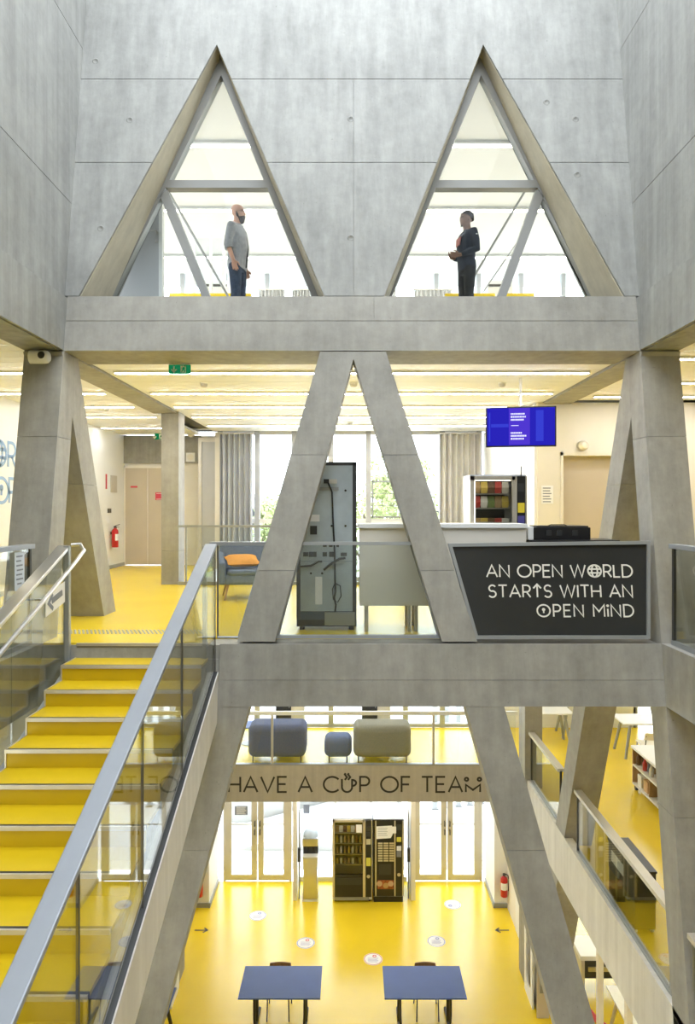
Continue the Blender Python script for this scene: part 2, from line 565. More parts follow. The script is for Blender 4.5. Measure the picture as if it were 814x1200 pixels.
for lo, hi in zip(bands, bands[1:]):
    for p in pieces:
        q = clip(p, 1, lo + .004, hi - .004)
        if len(q) > 2:
            xs = [v[0] for v in q]
            cuts = [min(xs)] + [c for c in (0.02,) if min(xs) + .3 < c < max(xs) - .3 and lo < 6.5] + [max(xs)]
            for c0, c1 in zip(cuts, cuts[1:]):
                r = clip(q, 0, c0 + (.002 if c0 > min(xs) else 0), c1 - (.002 if c1 < max(xs) else 0))
                if len(r) > 2:
                    leanprism(r, .025).build('concrete_panel', M['conc'], wf)
mb = MB()
for px, py in ((411, 140), (411, 279), (112, 72), (152, 141), (674, 140), (676, 205), (640, 120), (118, 268)):
    p = fr(px, py)
    mb.lathe([(.0, -.001), (.022, -.001), (.027, -.005), (.034, -.005), (.042, 0.0)], p + Vector((0, -.001, 0)), 14, 'Y')
mb.build('tie_hole', M['conc'], wf, kind='stuff', smooth=1)

zb1, zj = fr(412, 411).z, fr(412, 376).z
b1 = thing('concrete_beam', 'upper concrete beam under the two triangular windows', None, kind='structure')
leanprism([(-XA, zb1), (XA, zb1), (XA, ZSILL), (-XA, ZSILL)], T + .35, .02).build('beam_core', M['conc2'], b1)
leanprism([(-XA, zb1), (XA, zb1), (XA, zj - .003), (-XA, zj - .003)], .02).build('concrete_panel', M['conc2'], b1)
leanprism([(-XA, zj + .003), (.25, zj + .003), (.25, ZSILL - .003), (-XA, ZSILL - .003)], .02).build('concrete_panel', M['conc2'], b1)
leanprism([(.254, zj + .003), (XA, zj + .003), (XA, ZSILL - .003), (.254, ZSILL - .003)], .02).build('concrete_panel', M['conc2'], b1)

zb2 = fr(412, 828).z
zj2 = fr(412, 797).z
b2 = thing('concrete_beam', 'middle concrete beam below the dark sign and above the lettered balustrade', None, kind='structure')
leanprism([(-XA, zb2), (XA, zb2), (XA, -.02), (-XA, -.02)], T, .02).build('beam_core', M['conc2'], b2)
leanprism([(-XA, zb2), (XA, zb2), (XA, zj2 - .002), (-XA, zj2 - .002)], .02).build('concrete_panel', M['conc2'], b2)
leanprism([(-1.38, zj2 + .002), (XA, zj2 + .002), (XA, -.005), (-1.38, -.005)], .02).build('concrete_panel', M['conc2'], b2)
leanprism([(-XA, zj2 + .002), (-1.385, zj2 + .002), (-1.385, -.16), (-XA, -.16)], .02).build('concrete_panel', M['conc2'], b2)

zg2 = -4.43
b3 = thing('concrete_beam', 'lowest concrete beam of the front frame at gallery level', None, kind='structure')
leanprism([(-XA, zg2), (XA, zg2), (XA, -3.95), (-XA, -3.95)], T).build('beam_core', M['conc2'], b3)


def leg(name, label, pts, jt=None):
    r = thing(name, label, None, kind='structure')
    q = [xz(*p) for p in pts]
    zs = sorted({v[1] for v in q})
    js = [min(zs)] + list(jt or []) + [max(zs)]
    for lo, hi in zip(js, js[1:]):
        c = clip(q, 1, lo + (.002 if lo > min(zs) else 0), hi - (.002 if hi < max(zs) else 0))
        leanprism(c, T, 0.004).build('concrete_segment', M['conc2'], r)
    return r


leg('concrete_column', 'slanting concrete leg of the central A, beside the blue armchair', [(375, 412), (414, 412), (414, 420), (322, 752), (278, 752)], [.75, 2.0])
leg('concrete_column', 'slanting concrete leg of the central A, beside the dark lettered sign', [(414, 420), (414, 412), (452, 412), (559, 752), (518, 752)], [.75, 2.0])
leg('concrete_column', 'slanting concrete leg below the middle beam, beside the staircase', [(249, 826), (292.5, 826), (90, 1560), (40, 1560)], [-2.0])
leg('concrete_column', 'slanting concrete leg below the middle beam, beside the ground-floor extinguisher', [(545, 826), (590, 826), (800, 1560), (752, 1560)], [-2.0])

for s, lab in ((-1, 'tall corner pillar of concrete under the white dome camera'), (1, 'tall corner pillar of concrete beside the dark lettered sign')):
    r = thing('concrete_column', lab, None, kind='structure')
    for lo, hi in ((ZG, -3.7), (-3.696, -1.7), (-1.696, 2.2), (2.204, 3.19)):
        leanprism(sorted([(s * XA, lo), (s * XB, lo)]) + sorted([(s * XA, hi), (s * XB, hi)], reverse=True), T).build('concrete_segment', M['conc2'], r)
    # leg of the side frame, leaning into depth
    r = thing('concrete_column', 'concrete side leg leaning towards the ' + ('yellow landing by the stairs' if s < 0 else 'beige door and gallery'), None, kind='structure')
    for lo, hi in ((ZG, -4.432), (ZM - .03, zb2 - .002), (.0, 1.7), (1.704, 3.168)):
        yy = lambda z: 9.10 - .416 * z
        x0, x1 = (-XB, -XA - .004) if s < 0 else (XA + .004, XB)
        a = [Vector((x0, yy(lo), lo)), Vector((x1, yy(lo), lo)), Vector((x1, yy(hi), hi)), Vector((x0, yy(hi), hi))]
        MB().prism(a, (0, .45, 0)).build('concrete_segment', M['conc2'], r)

# side walls of the light well above the middle storey
for s, nm, lab in ((-1, 'wall_left', 'smooth concrete wall closing the side of the well above the dome camera'), (1, 'wall_right', 'smooth concrete wall closing the side of the well above the dark sign')):
    r = thing(nm, lab, None, kind='structure')
    zs = [3.19, ZSILL - .02, 4.97, 7.0, 9.3]
    for lo, hi in zip(zs, zs[1:]):
        d = 0.0 if lo < 3.3 else .03
        for y0, y1 in ((-2.6, 2.4), (2.404, 5.2), (5.204, 99)):
            if lo < 3.3 and y0 > -2:
                continue
            if lo < 3.3: y1 = 99
            a = [Vector((s * (XA + d), y, z)) for y, z in ((y0, lo + .004), (min(y1, Y0 + SL * lo), lo + .004), (min(y1, Y0 + SL * hi), hi - .004), (y0, hi - .004))]
            MB().prism(a, (s * .03, 0, 0)).build('concrete_panel', M['conc'], r)
    a = [Vector((s * (XA + .05), y, z)) for y, z in ((-2.6, 3.19), (Y0 + SL * 3.19 + .4, 3.19), (Y0 + SL * 9.3 + .4, 9.3), (-2.6, 9.3))]
    MB().prism(a, (s * .39, 0, 0)).build('wall_core', M['conc'], r)
    # side beams at the middle floor and at the gallery floor
    sp = 'stairs' if s < 0 else 'dark sign'
    struct(box(*sorted((s * XA, s * XB)), -2.6, Y0, zb2, -.0), 'concrete_beam', M['conc2'], 'side concrete beam edging the middle floor next to the ' + sp)
    struct(box(*sorted((s * XA, s * XB)), 7.6, 13.6, zb2, -.03), 'concrete_beam', M['conc2'], 'hidden stretch of side beam behind the frame by the ' + sp)
    struct(box(*sorted((s * XA, s * XK)), -2.6, 13.58, -4.43, -3.62), 'concrete_beam', M['kerb'], 'pale slab edge of the gallery running into depth on the side of the ' + sp)
    struct(box(*sorted((s * XA, s * XB)), 7.98, 12.9 if s < 0 else 11.7, 3.17, 3.27), 'concrete_beam', M['conc2'], 'flat concrete strip in the middle ceiling on the side of the ' + sp)
    r = thing('concrete_column', 'straight concrete column at the inner end of the gallery, on the side of the ' + sp, None, kind='structure')
    x0, x1 = sorted((s * 3.2, s * 3.52))
    for lo, hi in ((ZG, ZM), (ZM, .0), (.0, .62), (.624, ZC)):
        if s > 0 and lo >= 0: continue
        MB().box(x0, x1, 12.84, 13.3, lo, hi).build('concrete_segment', M['conc2'], r)
struct(box(XL, XR, -2.9, -2.6, ZG, 9.3), 'wall_back', M['conc'], 'concrete wall behind the viewpoint')

# ------------------------------------------------------------------ floors, slabs and outer walls
mb = MB().box(XL, XR, 7.62, 12.84, -.02, 0.0).box(XL, -3.2, 12.84, 17.2, -.02, 0).box(3.0, XR, 12.84, YF, -.02, 0)
mb.box(XL, -XB, -2.6, 7.62, -.02, 0).box(XB, XR, -2.6, 7.62, -.02, 0).box(-3.24, -1.50, 7.30, 7.62, -.02, 0)
struct(mb, 'floor', M['yellow'], 'glossy yellow floor of the middle storey')
mb = MB().box(XL, XR, 7.7, 12.82, -.46, -.03).box(XL, -3.22, 12.82, 17.2, -.46, -.03).box(3.02, XR, 12.82, YF, -.46, -.03)
mb.box(XL, -XB, -2.6, 7.7, -.46, -.03).box(XB, XR, -2.6, 7.7, -.46, -.03)
struct(mb, 'ceiling', M['ceil2'], 'white soffit of the slab between middle storey and gallery')
mb = MB().box(-9, -XK, -2.6, 13.7, ZM - .03, ZM).box(XK, XR, -2.6, 13.7, ZM - .03, ZM).box(-9, XR, 13.7, YF, ZM - .03, ZM)
struct(mb, 'floor', M['yellow'], 'glossy yellow floor of the gallery with the poufs')
mb = MB().box(-9, -XK, -2.6, 13.78, ZS, ZM - .04).box(XK, XR, -2.6, 13.78, ZS, ZM - .04).box(-9, XR, 13.78, YF, ZS, ZM - .04)
struct(mb, 'ceiling', M['ceil2'], 'white soffit under the gallery over the ground floor')
struct(box(-9, XR, -2.6, YF, ZG - .1, ZG), 'floor', M['yellow'], 'glossy yellow ground floor with round stickers')
mb = MB().box(-7, XR, 8.9, YF, ZU - .04, ZU)
struct(mb, 'floor', M['cream'], 'pale floor of the upper storey where two men stand')
mb = MB().box(XL, XR, 8.9, 17.4, ZC + .12, ZU - .05).box(XL, -XB, -2.6, 8.9, ZC + .12, ZU - .05).box(XB, XR, -2.6, 8.9, ZC + .12, ZU - .05).box(-XB, XB, 8.55, 8.9, ZC + .12, ZU - .05)
struct(mb, 'ceiling', M['gap'], 'structural slab over the middle storey')
struct(box(-7, XR, 8.9, 17.4, ZUC, ZUC + .25), 'ceiling', M['ceil2'], 'pale ceiling of the upper storey')
# plank ceiling of the middle storey
cl = thing('ceiling', 'white plank ceiling of the middle storey', None, kind='structure')
pk = {}
for nm, x0, x1, ya, yb in (('c', -XA + .02, XA - .02, 8.02, 16.3), ('l', XL, -XB - .02, 4.6, 17.1), ('r', XB + .02, XR, 4.6, 11.7)):
    y = ya
    i = 0
    while y < yb - .2:
        w = .30
        if abs(y - 9.04) < .16 or abs(y - 10.64) < .16 or abs(y - 12.1) < .16 or abs(y - 13.5) < .16:
            w = .30
        k = (nm,)
        if k in pk:
            o = pk[k].copy()
            COL.objects.link(o)
            o.location = (0, y - ya, 0)
        else:
            o = pk[k] = box(x0, x1, ya + .006, ya + .30 - .006, ZC, ZC + .05).build('ceiling_panel', M['ceil'], cl)
        y += .30
# outer walls
struct(box(XL - .3, XL, -2.6, 17.4, 0, ZC + .9), 'wall_left', M['white'], 'white side wall with soft blue lettering behind the corner pillar')
struct(box(-9.3, -9, -2.6, YF, ZG, -.46), 'wall_left', M['white'], 'white outer wall beyond the staircase on the lower storeys')
struct(box(XR, XR + .3, -2.6, 17.4, ZG, ZUC + .25), 'wall_right', M['white'], 'white outer wall at the far side of the gallery')
struct(box(-7.3, -7, 8.9, 17.4, ZU, ZUC + .25), 'wall_left', M['white'], 'white end wall of the upper storey')
mb = MB().box(XL, -5.60, 17.2, 17.4, 0, ZC).box(-5.60, -4.25, 17.2, 17.4, 2.42, ZC).box(-4.25, -3.2, 17.2, 17.4, 0, ZC).box(-3.22, -3.1, YF - .05, 17.4, 0, ZC)
struct(mb, 'wall_back', M['cream'], 'cream end wall with the double doors beyond the landing')
struct(box(-5.70, -3.72, 17.12, 17.195, 2.52, ZC), 'concrete_lintel', M['conc2'], 'bare concrete lintel over the beige double doors')
mb = MB().box(3.14, 3.55, 11.75, YF, 0, ZC).box(3.55, 4.86, 11.75, 11.95, 2.352, ZC).box(4.86, XR, 11.75, YF, 0, ZC).box(3.55, 4.86, 12.02, 12.3, 0, ZC)
struct(mb, 'wall_back', M['cream'], 'cream wall with the beige door beside the corner pillar')
wp = thing('wall_right', 'white panelled side of the cream wall behind the screen', None, kind='structure')
for a, b in ((11.80, 13.0), (13.015, 14.23), (14.245, 15.44), (15.455, 16.36)):
    box(3.10, 3.14, a, b, .02, ZC - .02).build('wall_panel', M['white'], wp)
struct(MB().box(XL, XL + .02, 7.7, 17.2, 0, .08), 'baseboard_left', M['steel'], 'grey baseboard along the white wall with the extinguisher')

# doors on the middle storey
d = thing('door_1', 'pair of beige service doors at the end of the yellow landing', None, kind='structure')
for x0, x1 in ((-5.59, -5.045), (-5.035, -4.27)):
    l = box(x0, x1, 17.16, 17.2, .01, 2.40).build('door_leaf', M['beige'], d)
box(-4.34, -4.30, 17.13, 17.16, 1.02, 1.10).build('door_handle', M['steel'], d)
MB().box(-5.62, -5.59, 17.14, 17.2, 0, 2.45).box(-5.62, -4.24, 17.14, 17.2, 2.40, 2.45).box(-4.27, -4.24, 17.14, 17.2, 0, 2.45).build('door_frame', M['cream'], d)
d = thing('door_2', 'beige single door beside the notice and the corner pillar', None, kind='structure')
box(3.57, 4.84, 11.90, 11.95, .01, 2.30).build('door_leaf', M['beige'], d)
MB().box(3.53, 3.57, 11.72, 11.95, 0, 2.36).box(3.53, 4.88, 11.72, 11.95, 2.30, 2.36).box(4.84, 4.88, 11.72, 11.95, 0, 2.36).build('door_frame', M['cream'], d)
MB().box(4.70, 4.78, 11.86, 11.90, 1.0, 1.2).build('door_handle', M['inox'], d)
d = thing('door_3', 'tall grey service door next to the grey curtain', None, kind='structure')
box(-3.60, -3.24, 16.70, 16.75, .01, 3.0).build('door_leaf', M['mull'], d)
MB().box(-3.68, -3.60, 16.66, 16.76, 0, 3.1).box(-3.24, -3.18, 16.66, 16.76, 0, 3.1).box(-3.60, -3.24, 16.66, 16.76, 3.0, 3.1).build('door_frame', M['alu'], d)

# ------------------------------------------------------------------ glazed facade
MX = [-3.11, -2.236, -1.36, -.494, .393, 1.27, 2.136, 3.01]
w = thing('window_1', 'tall glazed facade with grey mullions facing trees outside', None, kind='structure')
for x in MX:
    box(x - .06, x + .06, YF, YF + .16, ZM, ZC + .1).build('mullion', M['mull'], w)
for z0, z1 in ((1.05, 1.16), (-.35, -.22), (-2.5, -2.42), (ZM, ZM + .08), (ZC - .05, ZC + .1)):
    for a, b in zip(MX, MX[1:]):
        box(a + .06, b - .06, YF + .02, YF + .12, z0, z1).build('transom', M['white'] if z0 > 1 else M['mull'], w)
for a, b in zip(MX, MX[1:]):
    for z0, z1 in ((ZM + .08, -2.5), (-2.42, -.35), (-.22, 1.05), (1.16, ZC - .05)):
        box(a + .06, b - .06, YF + .05, YF + .062, z0, z1).build('pane', M['gwin'], w)
s = MB()
a, b, z0, z1 = .47, 1.20, 1.18, 2.06
s.box(a, b, YF - .02, YF + .03, z0, z0 + .04).box(a, b, YF - .02, YF + .03, z1 - .04, z1).box(a, a + .04, YF - .02, YF + .03, z0, z1).box(b - .04, b, YF - .02, YF + .03, z0, z1)
s.box(a, b, YF - .01, YF + .02, 1.46, 1.475).box(a, b, YF - .01, YF + .02, 1.75, 1.765)
s.build('opening_sash', M['steel'], w)
for nm, x0, x1, z0, z1, n, lab in (('window_2', 6.7, XR, ZM, -.46, 2, 'gallery windows behind the white tables'), ('window_3', -9, -3.3, ZM, -.46, 6, 'gallery windows beyond the staircase'),
                                   ('window_4', -7, XR, ZU, ZUC, 16, 'upper windows behind the curtains and the two men'), ('window_5', XB + .1, XR, ZG, ZS, 5, 'ground windows beside the glass doors, far side'),
                                   ('window_6', -9, -XB - .1, ZG, ZS, 5, 'ground windows beyond the staircase')):
    w = thing(nm, lab, None, kind='structure')
    st = (x1 - x0) / n
    for i in range(n + 1):
        box(x0 + i * st - .05, x0 + i * st + .05, YF, YF + .14, z0, z1).build('mullion', M['mull'], w)
    for i in range(n):
        box(x0 + i * st + .05, x0 + (i + 1) * st - .05, YF + .05, YF + .062, z0, z1).build('pane', M['gwin'], w)
struct(box(3.2, 6.7, YF, YF + .2, ZM, -.46), 'wall_back', M['white'], 'white end wall of the gallery behind the shelf trolley')
struct(box(-9, 9.3, YF + .005, YF + .3, ZS - .0, ZM - .04), 'wall_back', M['white'], 'slab edge of the gallery at the facade')
struct(box(-9, 9.3, YF + .17, YF + .4, ZC + .1, ZU), 'wall_back', M['white'], 'slab edge of the upper storey at the facade')
struct(box(-9, XL - .31, 12.0, 17.4, -.46, ZU), 'wall_left', M['white'], 'solid wall beyond the lettered white wall')

# ------------------------------------------------------------------ the two triangular windows
def triwin(name, label, ap, bl, br, iap, ibl, ibr, tr0, tr1, mull):
    """ap/bl/br: opening; iap..: inner edge of the frame (pixels on the glazing plane); tr: transom; mull: four points of the slanting bar"""
    r = thing(name, label, None, kind='structure')
    Y = 8.70
    g = lambda p: at(p[0], p[1], Y)
    O = [Vector((q[0], Y, q[1])) for q in (ap, bl, br)]
    A, B, C = g(iap), g(ibl), g(ibr)
    low = lambda a, b: a + (b - a) * ((ZSILL - a.z) / (b.z - a.z))
    B2, C2 = low(A, B), low(A, C)
    e = (0, .13, 0)
    MB().prism([O[0], O[1], B2, A], e).build('frame_member', M['frame'], r)
    MB().prism([O[0], A, C2, O[2]], e).build('frame_member', M['frame'], r)
    onl = lambda y: A + (B - A) * ((y - iap[1]) / (ibl[1] - iap[1]))
    onr = lambda y: A + (C - A) * ((y - iap[1]) / (ibr[1] - iap[1]))
    MB().prism([onl(tr0), onl(tr1), onr(tr1), onr(tr0)], e).build('transom', M['frame'], r)
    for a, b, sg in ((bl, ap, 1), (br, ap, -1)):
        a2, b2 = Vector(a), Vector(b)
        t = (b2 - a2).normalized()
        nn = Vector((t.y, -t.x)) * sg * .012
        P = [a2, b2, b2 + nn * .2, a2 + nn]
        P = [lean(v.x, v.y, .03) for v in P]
        MB().loft2(P, [Vector((v.x, Y - .002, v.z)) for v in P]).build('lit_reveal_lining', M['reveal'], r)  # added skin; its paler tone stands for room light on the reveal
    q = [g(p) for p in mull]
    d1, d2 = low(q[0], q[1]), low(q[3], q[2])
    MB().prism([q[0], d1, d2, q[3]], e).build('slanting_mullion', M['frame'], r)
    p = (0, .012, 0)
    off = Vector((0, .06, 0))
    pane = lambda *v: MB().prism([x + off for x in v], p).build('pane', M['gwin'], r)
    pane(A, onl(tr0), onr(tr0))
    if mull[0][0] < iap[0]:
        pane(q[0], B2, d1)
        pane(q[3], d2, C2, onr(tr1))
    else:
        pane(onl(tr1), B2, d1, q[0])
        pane(q[3], d2, C2)
    return r


triwin('window_7', 'triangular window with the bald man in a grey shirt behind it', apL, (blL[0], ZSILL), (brL[0], ZSILL), (259, 88), (131, 347), (365, 347), 211, 220,
       [(187, 229), (236, 347), (246, 347), (196, 222)])
triwin('window_8', 'triangular window with the dark-haired man in navy behind it', apR, (blR[0], ZSILL), (brR[0], ZSILL), (563.5, 88), (459, 347), (694, 347), 211, 220,
       [(628, 222), (583, 347), (593, 347), (637, 229)])
for s, pts in ((0, [(196, 222, 10.6), (255, 326, 10.6)]), (1, [(616, 222, 10.6), (560, 316, 10.6)]), (2, [(605, 285, 13), (579, 323, 13)])):
    q = [at(*p) for p in pts]
    d = (q[1] - q[0]).normalized()
    a = q[0] + d * ((ZUC - q[0].z) / d.z)
    b = q[0] + d * ((ZU - q[0].z) / d.z)
    MB().tube([a, b], .018 if s < 2 else .012, 8).build('tie_rod', M['frame'], None, smooth=1, label=('slanting grey steel rod behind the bald man', 'slanting grey steel rod behind the man in navy', 'thin pale rod beside the slanting mullion, behind the man in navy')[s], cat='rod')

# ------------------------------------------------------------------ lights of the building, and unseen added ones on the lower storeys
def strip(name, mat, x0, x1, y, z, label, group, w=.06, h=.03):
    r = thing(name, label, 'lamp', ((x0 + x1) / 2, y, z), 0, group)
    L = (x1 - x0) / 2
    box(-L, L, -w / 2 - .012, w / 2 + .012, 0, h).build('housing', M['white'], r)
    box(-L + .02, L - .02, -w / 2, w / 2, -.006, -.0005).build('diffuser', mat, r)
    return r


LY = (9.06, 10.70, 12.1, 13.45, 14.9)
for y in LY:
    strip('ceiling_light', M['lampw'], -3.1, 3.1, y, ZC - .028, ORD[LY.index(y)] + ' thin light line across the plank ceiling, counted from the front beam', 'light lines of the plank ceiling', .05)
LY = (9.06, 10.70, 12.1, 13.45, 15.3)
for y in LY:
    strip('ceiling_light', M['lampw'], XL + .1, -XB - .1, y, ZC - .028, ORD[LY.index(y)] + ' short light line over the landing, counted towards the beige double doors', 'light lines over the landing', .05)
LY = (6.2, 8.2, 9.8, 11.0)
for y in LY:
    strip('ceiling_light', M['lampw'], XB + .15, 7.2, y, ZC - .028, ORD[LY.index(y)] + ' short light line over the aisle by the dark sign, counted into depth', 'light lines over the aisle', .05)
for y in (1.0, 5.0, 7.6):
    strip('ceiling_light', M['lampw'], XL + .1, -XB - .1, y, ZC + .05, ORD[(1.0, 5.0, 7.6).index(y)] + ' short light line over the aisle beside the stairs, counted into depth', 'light lines beside the stairs')
LY = (10.5, 12.8, 15.2)
for y in LY:
    strip('ceiling_light', M['lampu'], -5.5, 5.5, y, ZUC - .06, ORD[LY.index(y)] + ' long light line under the upper ceiling, counted from the triangular windows', 'light lines of the upper ceiling', .10)
for x0, x1 in ((-8, -4), (4, 8.4)):  # strips on the lower storeys are unseen, added to brighten them
    LY = (5.5, 8.5, 11.5, 14.2)
    for y in LY:
        sd = ', on the stair side' if x0 < 0 else ', on the trolley side'
        strip('ceiling_light', M['lampl_added'], x0, x1, y, -.50, ORD[LY.index(y)] + ' added light line over the gallery, counted into depth' + sd, 'added light lines over the gallery')
        strip('ceiling_light', M['lampl_added'], x0, x1, y, ZS - .04, ORD[LY.index(y)] + ' added light line under the gallery slab, counted into depth' + sd, 'added light lines under the gallery')
for y in (14.6, 15.7):
    strip('ceiling_light', M['lampl_added'], -3, 3, y, ZS - .04, ORD[int(y - 14)] + ' added light line over the ground-floor machines, counted towards the glass doors', 'added light lines over the vending machines')

# ------------------------------------------------------------------ staircase
G_, R_ = .3708, .15
NST = 14
SX0, SX1 = -2.88, -1.50
st = thing('staircase', 'yellow staircase with pale metal nosings going down from the landing', 'staircase', (-2.19, Y0, 0))
lx = lambda x: x + 2.19
for k in range(0, NST + 1):
    yn, z = -G_ * k, -R_ * k
    if k:
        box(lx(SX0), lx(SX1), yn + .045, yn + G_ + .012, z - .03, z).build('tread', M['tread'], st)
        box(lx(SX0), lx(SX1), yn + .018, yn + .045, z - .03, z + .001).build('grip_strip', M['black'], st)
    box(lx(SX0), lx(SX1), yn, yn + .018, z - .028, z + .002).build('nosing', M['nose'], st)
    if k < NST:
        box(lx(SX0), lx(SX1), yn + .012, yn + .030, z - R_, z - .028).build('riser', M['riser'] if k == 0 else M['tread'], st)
    if k:
        a = [(lx(SX0) - .012, yn + .0, z - R_), (lx(SX0) - .012, yn + .0, z + .004), (lx(SX0) - .012, yn + G_ + .01, z + .004), (lx(SX0) - .012, yn + G_ + .01, z - .012), (lx(SX0) - .012, yn + .02, z - .012), (lx(SX0) - .012, yn + .02, z - R_)]
        MB().prism(a, (.012, 0, 0)).build('edge_trim', M['nose'], st)
sl = lambda y, zc: (y * R_ / G_ + zc)        # height of a line zc above the nosings, y from the top edge


def slope(x0, x1, ya, yb, za, zb):
    return MB().prism([(x0, ya, sl(ya, za)), (x0, yb, sl(yb, za)), (x0, yb, sl(yb, zb)), (x0, ya, sl(ya, zb))], (x1 - x0, 0, 0))


YE = -G_ * NST
slope(lx(SX1), lx(-1.385), YE, -.02, -.74, -.27).build('stringer', M['kerb'], st, label='pale concrete stringer')
slope(lx(SX0) - .06, lx(SX0) - .012, YE, -.02, -.62, -.16).build('stringer', M['steel'], st, label='grey steel stringer')
slope(lx(SX0), lx(SX1) - .01, YE, -.06, -.60, -.2).build('soffit', M['conc2'], st)
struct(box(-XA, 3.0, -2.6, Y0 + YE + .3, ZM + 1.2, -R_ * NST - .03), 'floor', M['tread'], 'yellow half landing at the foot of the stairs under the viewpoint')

hr = thing('stair_balustrade', 'glass balustrade with a broad grey handrail on the open side of the stairs', 'balustrade', (-1.45, Y0, 0))
joints = [.0 - .05, 5.82 - Y0, 4.72 - Y0, 3.61 - Y0, 2.5 - Y0]
for a, b in zip(joints, joints[1:]):
    slope(.02, .034, b + .006, a - .006, -.285, 1.0).build('glass_panel', M['gstair'], hr)
    slope(.018, .036, a - .006, a + .006, -.285, 1.0).build('joint', M['gap'], hr)
slope(.0, .054, -4.8, -.03, -.30, -.265).build('base_channel', M['dark'], hr)
slope(-.085, .04, -4.9, 0.0, 1.005, 1.045).build('handrail', M['rail'], hr, bevel=.008)
box(-.10, -.06, -.06, -.0, -.18, 1.02).build('post', M['steel'], hr)
# level panel between the stairs and the central A
lb = thing('level_balustrade', 'small glass panel between stair rail and slanting leg, armchair behind it', 'balustrade', (-1.45, Y0, 0))
q = [fr(255, 748, .10), fr(279, 748, .10), fr(311, 638, .10), fr(255, 638, .10)]
q = [p - Vector((-1.45, Y0, 0)) for p in q]
MB().prism(q, (0, .014, 0)).build('glass_panel', M['gstair'], lb)
c = q
mbx = MB().tube([c[0] + Vector((0, 0, .01)), c[1] + Vector((0, 0, .01))], .014, 6).tube([c[1], c[2]], .012, 6)
mbx.build('frame_bar', M['steel'], lb)
MB().prism([c[3] + Vector((-.08, -.06, -.01)), c[2] + Vector((.02, -.06, -.01)), c[2] + Vector((.02, -.06, .028)), c[3] + Vector((-.08, -.06, .028))], (0, .12, 0)).build('handrail', M['rail'], lb)
MB().tube([c[0], c[3]], .010, 6).build('post', M['gap'], lb)

hl = thing('stair_balustrade', 'glass balustrade with steel handrail on the wall side of the stairs', 'balustrade', (-2.95, Y0, 0))
jl = [-.08, -1.2, -2.3, -3.4, -4.5]
for a, b in zip(jl, jl[1:]):
    slope(-.03, -.018, b + .006, a - .006, -.45, 1.0).build('glass_panel', M['gstair'], hl)
slope(-.11, .015, -4.8, -.02, 1.0, 1.04).build('handrail', M['inox'], hl, bevel=.008)
box(-.035, .02, -.075, -.02, -.17, 1.02).build('post', M['steel'], hl)
m = MB()
m.tube([(.015, .0, 1.03), (.10, .03, 1.035), (.15, .0, sl(-.02, .98)), (.15, -.3, sl(-.3, .96)), (.15, -4.8, sl(-4.8, .96))], .021, 10)
m.build('grab_rail', M['inox'], hl, smooth=1)
for y in (-.75, -1.95, -3.1):
    MB().tube([(-.02, y, sl(y, .86)), (.08, y, sl(y, .86)), (.15, y, sl(y, .95))], .009, 8).build('rail_bracket', M['inox'], hl, smooth=1)
# arrow notice on that glass
an = thing('arrow_notice', 'white notice with a grey arrow stuck on the stair glass by the pillar', 'notice', (-2.962, 6.95, .30))
MB().prism([(0, -.23, .06), (0, .22, .15), (0, .22, .36), (0, -.23, .27)], (.004, 0, 0)).build('sheet', M['paper'], an)
for (u0, v0, u1, v1, th) in ((-.10, .20, .15, .255, .055),):
    mm = MB()
    ribbon(mm, [(u0, v0), (u1, v1)], 0, .06, lambda a, b, dd: Vector((.005 + dd, a, b)), .002)
    ribbon(mm, [(-.07, .12), (-.17, .185), (-.08, .27)], 0, .04, lambda a, b, dd: Vector((.005 + dd, a, b)), .002)
    mm.build('arrow', M['greyline'], an)

# ------------------------------------------------------------------ side balustrades of the middle floor
for s in (-1, 1):
    lab = 'level glass balustrade above the side beam, ending at the pillar under the dome camera' if s < 0 else 'level glass balustrade above the side beam, ending beside the dark lettered sign'
    r = thing('side_balustrade', lab, 'balustrade', (s * 3.33, 7.2, 0))
    for y0, y1 in ((-1.5, -.04), (-3.1, -1.52), (-4.7, -3.12), (-6.3, -4.72)):
        box(-.006, .006, y0, y1, .05, 1.0).build('glass_panel', M['gstair'], r)
        box(-.012, .012, y0 - .02, y0, .03, 1.0).build('post', M['steel'], r)
    box(-.05, .05, -8.5, .0, 1.0, 1.045).build('handrail', M['rail'], r)
    box(-.02, .02, -8.5, .0, .0, .05).build('base_channel', M['steel'], r)
    box(-.014, .014, -.04, .0, .03, 1.0).build('post', M['dark'], r)
sn = thing('notice_sheet', 'pale blue notice hanging on the side balustrade glass by the white wall', 'notice', (-3.30, 6.80, .60))
box(0, .003, 0, .20, 0, .38).build('sheet', pbr('pale_blue_paper', (0.62, 0.68, 0.78), .7), sn)
mm = MB()
for i, (a, b) in enumerate(((.03, .16), (.03, .13), (.03, .16), (.04, .17), (.03, .15), (.03, .17), (.05, .14))):
    mm.box(.0032, .0045, a, b, .33 - i * .045, .345 - i * .045)
mm.build('print_line', M['greyline'], sn, kind='stuff')

# ------------------------------------------------------------------ glass and sign between the legs of the A
gp = thing('glass_balustrade', 'trapezoid glass panel in a grey steel frame between the legs of the A', 'balustrade', (.05, 7.38, 0))
org = Vector((.05, 7.38, 0))


